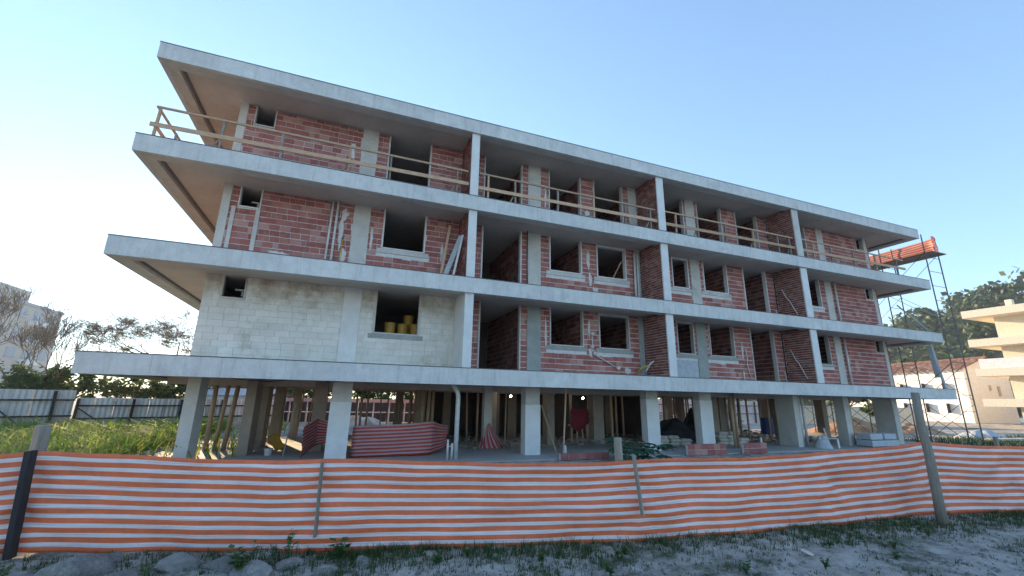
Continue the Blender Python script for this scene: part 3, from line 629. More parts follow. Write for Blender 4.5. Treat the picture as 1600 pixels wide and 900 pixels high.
# striped nets inside
def net(name, mat, base, hts, label, nz=12, group=None, lift=None, fold=0.02, sub=14, seed=0):
    """hanging striped net: a polyline of base points with a height at each point"""
    mb = MB(); pts = []; hh = []; zz = []
    for k in range(len(base)-1):
        for q in range(sub):
            t = q/sub; a = Vector(base[k]); c = Vector(base[k+1]); p = a.lerp(c, t); s = 4*t*(1-t)
            pts.append(p); hh.append(hts[k]*(1-t)+hts[k+1]*t - 0.05*s*(p-a).length/2.5); zz.append(((lift[k]*(1-t)+lift[k+1]*t) if lift else 0.0) )
    pts.append(Vector(base[-1])); hh.append(hts[-1]); zz.append(lift[-1] if lift else 0.0)
    ln = [0.0]
    for a, c in zip(pts, pts[1:]): ln.append(ln[-1]+(c-a).length)
    V = []
    for i, p in enumerate(pts):
        d = (pts[min(i+1, len(pts)-1)]-pts[max(i-1, 0)]).normalized(); nrm = Vector((-d.y, d.x))
        row = []
        for j in range(nz+1):
            t = j/nz
            w = fold*(noise.noise((ln[i]*1.3+seed, t*2.0, seed))*1.6 + 0.5*noise.noise((ln[i]*1.1+t*2.2, t*6.0-ln[i]*0.8, seed+3)) + 0.25*noise.noise((ln[i]*2.6, t*4+seed, 9)) + 0.3*noise.noise((ln[i]*0.7-t*3.0, t*7, seed)))
            gd = min((p-Vector(b_)).length for b_ in base); w += 0.6*fold*math.exp(-(gd/0.35)**2)*math.sin(t*17+gd*9+seed)
            q = p + nrm*w; row.append((q.x, q.y, zz[i] + 0.0 + (hh[i]-zz[i])*t + 0.012*noise.noise((ln[i]*1.1, t*3, 4+seed))))
        V.append(row)
    for row in V: mb.v += row
    for i in range(len(pts)-1):
        for j in range(nz):
            p_ = i*(nz+1)+j; mb.f.append((p_, p_+nz+1, p_+nz+2, p_+1)); mb.uv.append([(ln[i], j/nz), (ln[i+1], j/nz), (ln[i+1], (j+1)/nz), (ln[i], (j+1)/nz)])
    o = mb.build(name, mat)
    md = o.modifiers.new('solidify', 'SOLIDIFY'); md.thickness = 0.004
    me = o.data; me.polygons.foreach_set('use_smooth', [True]*len(me.polygons))
    return tag(o, label, 'net', group)
net('safety_net', 'net_red', [(6.42,2.0),(8.96,2.1),(9.75,3.2)], [0.98,1.12,0.92], 'dark red striped net slung from the second column to a peak and down', lift=[0.02,0.06,0.18], fold=0.03)
net('safety_net', 'net_red', [(4.98,2.3),(5.32,3.2),(5.66,3.0)], [0.98,1.18,1.08], 'folded red striped net hung left of the second ground-floor column', lift=[0.02,0.3,0.4], fold=0.03, sub=8)
# bunched net hanging from a column like a tent
mb = MB(); n = 20
for i in range(n):
    for j in range(8):
        def P_(i, j):
            a = 2*math.pi*i/n; t = j/8; r = 0.05+0.36*(1-t)**1.2*(1+0.25*math.sin(a*5+1)); return (11.55+r*math.cos(a)*1.1+0.12*(1-t), 3.9+r*math.sin(a)*0.7, 0.03+1.05*t)
        mb.quad(P_(i,j), P_(i+1,j), P_(i+1,j+1), P_(i,j+1), [(i*0.05+j*0.03, i/n*1.6+j*0.02), ((i+1)*0.05+j*0.03, (i+1)/n*1.6+j*0.02), ((i+1)*0.05+j*0.03, (i+1)/n*1.6+j*0.02+0.02), (i*0.05+j*0.03, i/n*1.6+j*0.02+0.02)])
tag(mb.build('bunched_net', 'net_red', smooth=True), 'red striped net bunched to a cone at the foot of an inner column', 'net')
MB().box(11.35,11.68,3.85,4.15,0.02,HC).build('column', 'concrete', bld)
net('hanging_cloth', 'maroon', [(15.9,5.0),(16.35,5.0),(16.85,5.1)], [1.55,1.52,1.5], 'dark maroon cloth hung over bars deep under the slab', lift=[0.75,0.5,0.9], fold=0.06, sub=8)
t = thing('trestle', 'pale legged trestle under the maroon cloth', 'trestle', (16.35,5.2,0.02))
for x in (-0.35,-0.05,0.25,0.5): MB().bar((x,0,0),(x*0.9,0.02,0.75),0.06).build('leg', 'timber', t)
MB().bar((-0.5,0.02,0.78),(0.6,0.02,0.78),0.08).build('top_bar', 'timber', t)
# sack piles
def sack_mesh():
    mb = MB(); nx_, ny_ = 8, 6
    for s_ in (1, -1):
        for j in range(ny_):
            for i in range(nx_):
                def q(i, j):
                    u = i/nx_*2-1; v = j/ny_*2-1
                    h = 0.075*(max(0, 1-u**6)*max(0, 1-v**6))**0.5*(1+0.15*math.sin(u*5+v*3)); return (u*0.3, v*0.2, 0.08+s_*h)
                a, b_, c_, d_ = q(i,j), q(i+1,j), q(i+1,j+1), q(i,j+1)
                mb.quad(a, b_, c_, d_) if s_ > 0 else mb.quad(d_, c_, b_, a)
    me = bpy.data.meshes.new('cement_sack'); me.from_pydata(mb.v, [], mb.f); me.materials.append(MATS['sack']); me.polygons.foreach_set('use_smooth', [True]*len(me.polygons)); return me
SACK = sack_mesh()
def sacks(x, y, nx_, nz_, label, group):
    for k in range(nz_):
        for i in range(nx_-(k//2)):
            o = link('cement_sack', SACK); o.location = (x+i*0.62+random.uniform(-.04,.04)+(k % 2)*0.1, y+random.uniform(-.05,.05), 0.022+k*0.145); o.rotation_euler = (0,0,random.uniform(-.12,.12)); tag(o, 'cement sack %s in %s row, pile %s' % (('at left','in the middle','at right')[i], ('bottom','second','third','fourth')[k], label), 'sack', group)
sacks(19.3, 3.1, 3, 3, 'left of the fifth column', 'sacks in the low pile')
sacks(22.6, 3.0, 3, 4, 'right of the fifth column', 'sacks in the right pile')
def heap(name, cx, cy, rx, ry, h, mat, label, cat, seed, amp=0.35, n=26, z0=0.0):
    mb = MB(); rings = 9
    for r in range(rings+1):
        for a in range(n):
            t = r/rings; an = 2*math.pi*a/n; k = 1+0.25*noise.noise((math.cos(an)*1.5+seed, math.sin(an)*1.5, seed))
            hz = h*(1-t**1.6)*(1+amp*noise.noise((math.cos(an)*t*3+seed, math.sin(an)*t*3, 2.0)))
            mb.v.append((cx+math.cos(an)*rx*t*k, cy+math.sin(an)*ry*t*k, z0+max(hz, 0) + (0.04*noise.noise((an*9, t*9, seed)) if r < rings else -0.03)))
    for r in range(rings):
        for a in range(n): mb.f.append((r*n+a, (r+1)*n+a, (r+1)*n+(a+1)%n, r*n+(a+1)%n))
    return tag(mb.build(name, mat, smooth=False), label, cat)
heap('covered_heap', 22.2, 5.6, 1.7, 1.0, 1.05, 'black_cloth', 'dark sheeted heap behind the low sack pile', 'heap', 3)
heap('covered_heap', 24.9, 7.0, 0.9, 0.8, 1.5, 'black_cloth', 'tall black sheeted heap behind the right sack pile', 'heap', 9)
t = thing('water_drum', 'dark blue drum standing on blocks near the sixth front column', 'drum', (28.0,4.9,0.02))
MB().tube([(0,0,0.30),(0,0,0.33),(0,0,1.12),(0,0,1.16)], [0.29,0.31,0.31,0.28], 20).build('body', 'blue_plastic', t, smooth=False)
for zz in (0.55, 0.88): MB().tube([(0,0,zz),(0,0,zz+0.04)], 0.325, 20).build('hoop', 'blue_plastic', t)
for x in (-0.25, 0.25): MB().box(x-0.09,x+0.09,-0.15,0.15,0,0.298).build('block', 'concrete', t)
t = thing('board_stack', 'pale grey slab pieces stacked in two tiers left of the last front column', 'stack', (30.3,0.9,0.0))
for k in range(2):
    for i in range(2): bevel(MB().box(-1.0+i*1.02+0.04*k,0.0+i*1.02-0.06*k,-0.35+0.05*k,0.35,0.06+k*0.30,0.33+k*0.30).build('slab_piece', 'grey_board', t), 0.02)
for x in (-0.8, 0.8): MB().box(x-0.06,x+0.06,-0.3,0.3,0.0,0.058).build('bearer', 'timber', t)
heap('pale_sack_bag', 26.6, 1.0, 0.42, 0.35, 0.55, 'grey_board', 'bulging pale bag beside the white chair at the right', 'bag', 5)
t = thing('plastic_chair', 'small white plastic chair beside the pale bag', 'chair', (27.15,0.9,0.0), 0.5)
for x in (-0.17, 0.17):
    for y in (-0.17, 0.17): MB().bar((x*1.15,y*1.15,0),(x,y,0.42),0.04).build('leg', 'pvc', t)
MB().box(-0.21,0.21,-0.21,0.21,0.42,0.45).build('seat', 'pvc', t)
for x in (-0.18,-0.06,0.06,0.18): MB().bar((x,0.2,0.45),(x,0.27,0.80),0.05,0.02).build('back_slat', 'pvc', t)
MB().bar((-0.21,0.27,0.82),(0.21,0.27,0.82),0.03,0.06).build('back_rail', 'pvc', t)
# low brick kerb walls along the floor edge
def low_wall(xa, xb, y, label, rows):
    t = thing('low_brick_wall', label, 'wall', (xa,y,0.0)); n_ = int((xb-xa)/0.31)
    MB().box(0,n_*0.31,0.02,0.12,0,0.2*rows-0.01).build('mortar_bed', 'mortar', t)
    for r in range(rows):
        for i in range(n_):
            o = link('brick', unit_piece('brick', 0.295, 0.185, 0.14, 'brick'), t); o.location = (i*0.31+0.006,random.uniform(0,0.012),0.006+r*0.2)
low_wall(12.85, 15.0, 0.15, 'low course of red blocks left of the papaya plant', 1)
low_wall(18.1, 20.1, 0.15, 'low course of red blocks between fourth and fifth front columns', 2)
low_wall(20.85, 22.3, 0.15, 'low course of red blocks right of the fifth front column', 2)
# chute with a yellow board near the left columns
t = thing('hod', 'yellow mortar board with white pail lying by the left inner columns', 'tool', (3.95,4.3,0.02))
o = MB().bar((-0.1,0.1,0.55),(0.25,-0.1,0.08),0.32,0.05,0.5).build('board', 'yellow', t); MB().bar((-0.35,0.2,0.9),(0.05,0,0.35),0.03).build('handle', 'timber', t)
t = thing('pail', 'small white pail on the floor in front of the left inner columns', 'pail', (3.95,3.3,0.02))
MB().tube([(0,0,0),(0,0,0.2)], [0.1,0.13], 14).build('body', 'pvc', t); MB().tube([(0,0,0.19),(0,0,0.21)], 0.138, 14).build('rim', 'pvc', t)
# bulbs and hanging cable
mt, nt, b = node_mat('bulb'); b.inputs['Emission Color'].default_value = (1,0.95,0.8,1); b.inputs['Emission Strength'].default_value = 25
for (x, y, zz, lb) in ((13.29,6.0,2.04,'lit bulb hanging just left of the third front column'),(17.11,6.0,2.02,'lit bulb hanging above the maroon cloth')):
    t = thing('light_bulb', lb, 'lamp', (x,y,zz))
    MB().tube([(0,0,0.045),(0,0,0.02),(0,0,-0.02),(0,0,-0.045)], [0.02,0.04,0.04,0.015], 12).build('globe', 'bulb', t, smooth=True)
    MB().tube([(0,0,0.046),(0,0,0.10)], 0.02, 8).build('socket', 'black_cloth', t); MB().tube([(0,0,0.10),(0,0,HC-zz)], 0.006, 5).build('wire', 'black_cloth', t)
pipe('hanging_cable', [(2.6,1.3,HC-0.01),(3.2,1.35,HC-0.1),(3.9,1.35,HC-0.14),(4.6,1.35,HC-0.05),(5.2,1.35,HC-0.02),(5.6,1.35,HC-0.1),(6.4,1.3,HC-0.01)], 0.012, 'black_cloth', 'black cable looping below the slab at the left', 'cable', n=6)

# ------------------------------------------------------------------ barrier net and its posts
FB = [(-2.6,-8.2),(0.6,-6.35),(2.60,-5.92),(5.86,-6.9),(9.98,-7.76),(13.41,-8.05),(16.05,-8.1),(17.65,-8.55),(21.5,-9.6)]
FT = [1.12,1.14,1.16,1.10,1.08,1.14,1.26,1.2,1.2]
net('barrier_net', 'net_orange', FB, FT, 'long orange and white striped plastic barrier net across the front of the site', nz=30, lift=[0.02,0.02,0.05,0.03,0.02,0.03,0.05,0.06,0.05], fold=0.035, sub=34, seed=2)
def stake(name, a, bb, w, h, mat, label, tw=0.0):
    o = MB().bar(a, bb, w, h, tw).build(name, mat); bevel(o, 0.006, 1); return tag(o, label, 'post')
stake('corner_post', (2.64,-6.05,0.02), (2.57,-6.05,1.18), 0.15, 0.06, 'dark_timber', 'wide dark post leaning at the left corner of the barrier')
stake('back_post', (2.44,-5.6,0.0), (2.42,-5.62,1.45), 0.14, 0.12, 'old_timber', 'pale post end rising behind the left corner of the barrier')
stake('net_batten', (5.86,-6.98,0.22), (5.84,-6.97,1.07), 0.055, 0.025, 'old_timber', 'slim pale batten nailed over the barrier left of centre')
stake('net_batten', (9.98,-7.86,0.38), (9.88,-7.86,1.16), 0.06, 0.03, 'old_timber', 'tilted grey batten nailed over the barrier right of centre')
stake('short_post', (9.90,-7.52,0.0), (9.86,-7.52,1.36), 0.10, 0.08, 'old_timber', 'weathered post end rising behind the tilted batten')
mb = MB(); mb.tube([(15.40,-8.50,-0.02),(15.385,-8.51,0.5),(15.36,-8.53,1.1),(15.31,-8.53,1.6),(15.29,-8.55,2.12)], [0.078,0.07,0.066,0.062,0.058], 14)
tag(mb.build('round_pole', 'old_timber', smooth=True), 'tall round weathered pole standing in front of the barrier at right', 'post')
for k, (x, y) in enumerate(((2.40,-6.2),(2.56,-6.25))):
    o = MB().bar((x,y,0.0),(x-0.03,y,0.26),0.09,0.04).build('wood_stump', 'timber'); tag(o, '%s broken timber end at the foot of the dark corner post' % ('left','right')[k], 'stump', 'broken ends at the corner post')

# ------------------------------------------------------------------ foreground rocks, weeds, grass
def rock_mesh(seed, sx, sy, sz):
    import bmesh
    bm = bmesh.new(); bmesh.ops.create_icosphere(bm, subdivisions=4 if sx > 0.12 else 2, radius=1)
    rg3 = random.Random(seed*31.7); planes = []
    for q in range(13):
        n_ = Vector((rg3.gauss(0,1), rg3.gauss(0,1), rg3.gauss(0,0.8))).normalized(); planes.append((n_, rg3.uniform(0.62, 0.92)))
    for v in bm.verts:
        d = v.co.normalized(); k = 1.15
        for n_, c_ in planes:
            dn = d.dot(n_)
            if dn > 0.05: k = min(k, c_/dn)
        k += 0.05*noise.noise(d*4+Vector((seed,0,0)))+0.03*noise.noise(d*11+Vector((0,seed,0)))
        v.co = Vector((d.x*sx*k, d.y*sy*k, max(d.z*sz*k, -0.35*sz)))
    me = bpy.data.meshes.new('rock'); bm.to_mesh(me); bm.free(); me.materials.append(MATS['rock']); return me
def rock(x, y, sx, sy, sz, seed, label, group=None):
    o = link('rock', rock_mesh(seed, sx, sy, sz)); o.location = (x, y, near_z(x, y)+0.02*sz); o.rotation_euler = (0,0,seed*1.3); tag(o, label, 'rock', group)
rock(3.65,-6.95,0.42,0.30,0.20,1.0,'largest grey boulder below the left part of the barrier')
RL = ['flat grey rock left of the large boulder','grey rock at the very bottom left under the boulder','pale angular rock right of the large boulder','medium grey rock between boulder and slim batten','small dark rock at the right foot of the boulder','broad grey rock directly below the net midway to the batten','small rock nearest the dark corner post','low pale rock just left of the slim batten','small rock under the slim batten','half-buried rock at the bottom edge below the boulder','half-buried rock at the bottom edge near the batten','small pale rock right of the slim batten','last small rock of the rubble band towards the right']
for k, (x, y, s_) in enumerate(((3.0,-6.85,0.24),(3.25,-7.35,0.2),(4.15,-7.25,0.24),(4.55,-7.0,0.20),(4.4,-7.5,0.13),(4.95,-7.05,0.22),(2.8,-6.6,0.14),(5.3,-7.35,0.2),(5.65,-7.2,0.14),(3.75,-7.65,0.19),(4.95,-7.65,0.18),(6.0,-7.45,0.15),(6.4,-7.35,0.12))):
    rock(x, y-0.08, s_*1.2, s_*0.85, s_*0.55, 2.0+k, RL[k], 'rubble rocks below the barrier')
for k in range(26):
    x = random.uniform(6.5, 16); y = -8.3-0.08*(x-6)+random.uniform(-1.7, 0.0); s_ = random.uniform(0.018, 0.05)
    rock(x, y, s_*1.3, s_, s_*0.6, 20.0+k, 'small pale pebble scattered on the sandy ground in front of the barrier', 'pebbles on the sandy ground')
gv = MB(); rngg = random.Random(9)
for k in range(5200):
    x = rngg.uniform(1.2, 18.5); y = (-6.3-0.19*(x-2.6) if x < 9 else -7.5-0.1*(x-9))+rngg.uniform(-3.0, 0.15)
    if noise.noise((x*0.8, y*0.8, 11)) < -0.05 and x > 6: continue
    r_ = rngg.choice((0.008, 0.012, 0.016, 0.028))*rngg.uniform(0.7, 1.4); zz = near_z(x, y)+r_*0.2; i = len(gv.v); an = rngg.uniform(0, 6.28)
    for q in range(5): gv.v.append((x+math.cos(an+q*1.257)*r_*rngg.uniform(0.7,1.3), y+math.sin(an+q*1.257)*r_*rngg.uniform(0.7,1.3), zz-r_*0.3))
    gv.v.append((x+rngg.uniform(-.3,.3)*r_, y, zz+r_*0.6)); gv.f += [(i+q, i+(q+1)%5, i+5) for q in range(5)]
tag(gv.build('gravel', 'rock'), 'loose grey gravel and crumbs strewn on the ground before the barrier', 'gravel', kind='stuff')
o = MB().box(-0.04,0.04,-0.06,0.06,0,0.025).build('litter_block', 'sack'); o.location = (11.6,-8.95,near_z(11.6,-8.95)+0.02); o.rotation_euler = (0.3,0.2,0.4); tag(o, 'small whitish scrap lying on the sand right of centre', 'litter')
def blades(pts, mat, name, label, cat, hmin, hmax, w, lean=0.45, seg=3):
    mb = MB()
    for (x, y, z, sc_) in pts:
        h = random.uniform(hmin, hmax)*sc_; a = random.uniform(0, 2*math.pi); d = Vector((math.cos(a), math.sin(a), 0)); s_ = Vector((-d.y, d.x, 0)); ln = random.uniform(0.1, lean)*h
        prev = None
        for k in range(seg+1):
            t = k/seg; c_ = Vector((x,y,z)) + d*ln*t*t*1.6 + Vector((0,0,h*(t-0.25*t*t*lean*1.6))); ww = w*(1-t**1.5)*0.5+0.0006
            i = len(mb.v); mb.v += [tuple(c_-s_*ww), tuple(c_+s_*ww)]
            if k: mb.f.append((i-2, i-1, i+1, i))
    return tag(mb.build(name, mat), label, cat, kind='stuff')
pts = []
for k in range(56000):
    x = random.uniform(1.0, 18.5); fy = -6.2-0.19*(x-2.6) if x < 9 else -7.5-0.1*(x-9)
    y = fy+random.uniform(-3.0, 0.1)
    edge = max(0, 1-abs(y-fy+0.35)/0.75); nv = noise.noise((x*0.55, y*0.55, 5.0))+0.5*noise.noise((x*1.6, y*1.6, 2.0))
    p = 0.03+max(0, nv-0.12)*1.5+edge*(0.35+0.9*max(0, noise.noise((x*0.9, 1.0, 3.0))+0.2))
    if x < 6 : p *= 0.55
    if 5.2 < x < 9.2 or 12.5 < x < 14.6: p += 0.4*edge; edge *= 1.4
    if random.random() < p*0.45:
        hs_ = 0.5+1.0*edge*random.random()+0.3*random.random()
        for q in range(random.choice((2, 4, 7))):
            xx = x+random.gauss(0, 0.022); yy = y+random.gauss(0, 0.022); pts.append((xx, yy, near_z(xx, yy)-0.005, hs_*random.uniform(0.6, 1.1)))
blades(pts, 'grass_low', 'short_grass', 'short dark grass and moss growing in patches along the barrier', 'grass', 0.03, 0.11, 0.008)
def weed(x, y, h, n_, label, group=None, lw=0.06, cat='weed', mat='weed'):
    t = thing('weed_plant', label, cat, (x,y,near_z(x,y)), group=group); st = MB(); lf = MB()
    for k in range(n_):
        a = random.uniform(0, 2*math.pi); ln = h*random.uniform(0.5, 1); sp = random.uniform(0.15, 0.55)*ln
        tip = Vector((math.cos(a)*sp, math.sin(a)*sp, ln)); st.tube([(0,0,0), tuple(tip*0.5+Vector((0,0,ln*0.1))), tuple(tip)], [0.005,0.004,0.002], 4)
        for q in range(5):
            t_ = 0.35+0.65*q/4; c_ = tip*t_; b_ = random.uniform(0, 6.28); d = Vector((math.cos(b_), math.sin(b_), random.uniform(-0.3, 0.4))).normalized(); s_ = d.cross(Vector((0,0,1))).normalized()
            l = lw*random.uniform(0.7, 1.3); lf.quad(c_, c_+d*l*0.5+s_*l*0.33, c_+d*l, c_+d*l*0.5-s_*l*0.33)
    st.build('stem', mat, t); lf.build('foliage', mat, t)['kind'] = 'stuff'
weed(3.05,-7.05,0.22,9,'leafy weed left of the large boulder'); weed(4.35,-7.45,0.20,7,'wispy weed among the rubble rocks',lw=0.04)
weed(5.15,-7.35,0.28,12,'leafy weed just left of the slim batten',lw=0.08); weed(5.6,-7.08,0.34,6,'thin tall weed reaching up in front of the barrier by the slim batten',lw=0.07); weed(6.15,-7.2,0.26,7,'broad-leaved weed right of the slim batten',lw=0.10)
for k, (x, y) in enumerate(((7.2,-7.75),(7.6,-7.6),(8.4,-8.0),(9.3,-8.25),(9.5,-8.1),(10.4,-9.1),(11.4,-9.3),(12.3,-8.75),(12.7,-9.3),(13.2,-9.0),(8.9,-8.7),(14.2,-8.9))):
    weed(x, y, random.uniform(0.08, 0.16), 7, 'small green weed dotted on the sandy ground in front of the barrier', 'small weeds on the sand', lw=0.05)
# papaya-like plant behind the barrier
t = thing('papaya_plant', 'dark green broad-leaved papaya plant behind the weathered post end', 'plant', (15.3,-0.6,0.0))
MB().tube([(0,0,0),(0.02,0,0.2),(0.0,0,0.4)], [0.03,0.025,0.02], 8).build('stem', 'papaya', t)
for k in range(26):
    a = k*2.4; ln = 0.35+0.65*random.random(); tip = Vector((math.cos(a)*ln, math.sin(a)*ln, 0.2+0.55*random.random())); lf = MB(); lf.tube([(0,0,0.36), tuple(tip)], 0.008, 5)
    for q in range(7):
        b_ = a+(q-3)*0.75; l = 0.42*(1-abs(q-3)*0.1); d = Vector((math.cos(b_), math.sin(b_), -0.35)).normalized(); s_ = d.cross(Vector((0,0,1))).normalized(); m0 = tip
        lf.quad(m0, m0+d*l*0.55+s_*l*0.22+Vector((0,0,0.03)), m0+d*l, m0+d*l*0.55-s_*l*0.22)
    lf.build('leaf', 'papaya', t)

# ------------------------------------------------------------------ left field: tall grass, sheet fence, trees
pts = []
for k in range(42000):
    x = random.uniform(-17, 3.4); y = random.uniform(-3.5, 19)
    if x > 0.2 and y > 0.2 and random.random() < 0.93: continue
    if x > 1.3 and y < 0.5: continue
    if random.random() < 0.25+0.75*max(0, 0.55+noise.noise((x*0.35, y*0.35, 1))): pts.append((x, y, -0.01, 0.85+0.35*noise.noise((x*0.5, y*0.5, 8))))
blades(pts, 'grass_tall', 'tall_grass', 'tall sunlit yellow-green grass covering the field left of the building', 'grass', 0.6, 1.5, 0.055, 0.9, 4)
def corrugated(w, h, pitch=0.19, amp=0.022):
    mb = MB(); n_ = max(2, int(w/pitch*4))
    for i in range(n_):
        x0 = w*i/n_; x1 = w*(i+1)/n_; f_ = lambda q: amp*(1 if q % 4 in (1, 2) else -1)
        mb.quad((x0,f_(i),0),(x1,f_(i+1),0),(x1,f_(i+1),h),(x0,f_(i),h))
    return mb
def sheet_fence(a, bb, hts, label, mat, special=None, post='dark_timber', seedk=0):
    A = Vector((*a, 0)); B = Vector((*bb, 0)); d = B-A; ln = d.length; rz = math.atan2(d.y, d.x)
    t = thing('sheet_metal_fence', label, 'fence', A, rz); n_ = len(hts); w = ln/n_
    for k, h in enumerate(hts):
        m_ = mat
        if special and k in special: m_ = special[k]
        o = corrugated(w*1.01, h).build('sheet', m_, t); o.location = (k*w, 0.0+0.004*(k % 2), 0.0); o.rotation_euler = (0, random.uniform(-.012,.012), 0)
        md = o.modifiers.new('solidify', 'SOLIDIFY'); md.thickness = 0.003
    for k in range(0, n_+1, 3):
        x = min(k*w, ln); hh = hts[min(k, n_-1)]
        MB().bar((x,-0.12,0),(x+random.uniform(-.05,.05),-0.12,hh*0.98),0.10).build('post', post, t)
        if k+3 <= n_ and (k//3) % 2 == 0: MB().bar((x+0.05,-0.16,hh*0.72),(x+1.5,-0.35,0.05),0.07,0.05).build('brace', post, t)
    for zr in (0.42, 0.78): MB().bar((0,-0.075,hts[0]*zr),(ln,-0.075,hts[-1]*zr),0.05,0.07).build('rail', post, t)
mottled('zinc', (0.48,0.50,0.52), (0.64,0.655,0.67), 1.2, 20, 0.5, 0.1, 0.003, rnd=0.12, metallic=0.3); plain('blue_sheet', (0.05,0.22,0.60), 0.5); mottled('pale_sheet', (0.55,0.53,0.52), (0.68,0.65,0.64), 1.0, 15, 0.6, 0.1, 0.003, rnd=0.08)
sheet_fence((-10.9,9.2), (-5.55,13.2), [1.88]*4+[1.95]*6, 'taller grey sheet metal fence with one blue sheet at far left', 'zinc', {5: 'blue_sheet'})
sheet_fence((-5.5,13.3), (2.4,18.6), [1.62]*14, 'lower grey sheet metal fence ending behind the left column', 'zinc')
t = thing('garden_shed', 'small blue-grey shed roof showing over the fence by the left column', 'shed', (-0.6,21.0,0), -0.3)
MB().box(-2,2.6,-1,1.5,0,1.85).build('wall', 'zinc', t); mb = MB(); mb.quad((-2.2,-1.3,1.85),(2.8,-1.3,1.85),(2.8,0.3,2.35),(-2.2,0.3,2.35)); mb.quad((-2.2,0.3,2.35),(2.8,0.3,2.35),(2.8,1.8,1.85),(-2.2,1.8,1.85)); mb.build('roof', 'grey_board', t)
# hoarding behind the building: dark panels, pale posts and bands
def hoarding(a, bb, n_, label, h=1.75, dark='panel_dark'):
    A = Vector((*a, 0)); B = Vector((*bb, 0)); d = B-A; ln = d.length; t = thing('hoarding', label, 'fence', A, math.atan2(d.y, d.x)); w = ln/n_
    for k in range(n_):
        MB().box(k*w+0.05,(k+1)*w-0.05,0,0.03,0.02,0.72).build('panel', dark, t); MB().box(k*w+0.05,(k+1)*w-0.05,0,0.03,0.78,h-0.26).build('panel', dark, t)
        MB().bar((k*w,-0.03,0),(k*w,-0.03,h),0.075).build('post', 'pale_band', t)
    MB().box(0,ln,-0.015,0.035,h-0.25,h).build('top_band', 'pale_band', t); MB().box(0,ln,-0.02,0.03,0.725,0.775).build('middle_rail', 'white_paint', t)
hoarding((-6.0,24.0), (30.0,23.0), 30, 'long dark panelled hoarding with pale posts behind the building')
sheet_fence((30.2,23.0), (52.0,21.0), [2.2]*20, 'tall pale sheet hoarding seen under the right end of the building', 'pale_sheet', post='rust')

def grow(mb, p, d, ln, r, depth, rng, spread=0.5, upb=0.12, flat=0.0, tips=None, nseg=3):
    pts_ = [p]; rad = [r]; q = Vector(p); dd = Vector(d)
    for k in range(nseg):
        dd = (dd + Vector((rng.uniform(-1,1), rng.uniform(-1,1), rng.uniform(-1,1)))*0.16 + Vector((0,0,upb))).normalized()
        if flat: dd.z *= (1-flat); dd.normalize()
        q = q + dd*ln/nseg; pts_.append(q.copy()); rad.append(max(0.010, r*(1-0.38*(k+1)/nseg)))
    mb.tube(pts_, rad, 6 if r > 0.04 else 3, cap=False)
    if tips is not None and depth <= 1: tips += pts_[1:]
    if depth <= 0: return
    for k in range(rng.choice((2, 3, 3))):
        ax = Vector((rng.uniform(-1,1), rng.uniform(-1,1), rng.uniform(-0.4,0.8))).normalized(); nd = (dd*(1-spread*0.3)+ax*spread*1.2).normalized()
        st = pts_[-1] if k < 2 else pts_[-2]
        grow(mb, st, nd, ln*rng.uniform(0.62, 0.85), rad[-1]*rng.uniform(0.6, 0.85), depth-1, rng, spread, upb, flat, tips, nseg)
def bare_tree(x, y, h, seed, label, depth=5, flat=0.0, leaves=0, lm='leaf_dry', lsize=0.16, lean=(0,0), r=0.16, spread=0.5):
    rng = random.Random(seed); t = thing('bare_tree', label, 'tree', (x,y,0), group='thin branched trees at left')
    tr = MB(); tips = []
    trunk = [Vector((0,0,0)), Vector((lean[0]*0.4, lean[1]*0.4, h*0.22)), Vector((lean[0], lean[1], h*0.42))]
    tr.tube(trunk, [r, r*0.85, r*0.7], 8, cap=False); tr.build('trunk', 'bark', t, smooth=True)
    cr = MB()
    for k in range(4):
        a = k*1.57+rng.random(); grow(cr, trunk[2], Vector((math.cos(a)*0.8, math.sin(a)*0.8, 0.8)).normalized(), h*0.27, r*0.5, depth, rng, spread, 0.10, flat, tips)
    c_ = cr.build('branches', 'bark', t)
    if leaves:
        lf = MB()
        for k in range(leaves):
            p = rng.choice(tips)+Vector((rng.gauss(0,0.05), rng.gauss(0,0.05), rng.gauss(0,0.04))); d = Vector((rng.uniform(-1,1), rng.uniform(-1,1), rng.uniform(-0.5,0.5))).normalized(); s_ = d.orthogonal().normalized(); l = lsize*rng.uniform(0.6,1.3)
            lf.quad(p, p+d*l*0.5+s_*l*0.3, p+d*l, p+d*l*0.5-s_*l*0.3)
        lf.build('crown', lm, t)
bare_tree(-13.6,18.5,6.2,3,'bare grey tree in front of the tower at the left edge',6,0.0,600,lsize=0.09,r=0.2)
bare_tree(-9.9,19.5,5.0,11,'leaning bare tree between tower and slab corner',5,0.0,0,lean=(0.9,0.0),r=0.14)
bare_tree(-12.2,21.0,5.2,23,'forked bare tree right of the leftmost one',5,0.0,250,lsize=0.09,lean=(0.5,0),r=0.13)
bare_tree(-5.4,24.5,7.4,42,'wide umbrella-shaped tree glowing behind the lowest slab',7,0.30,5000,'leaf_dry',0.09,r=0.24,spread=0.7)
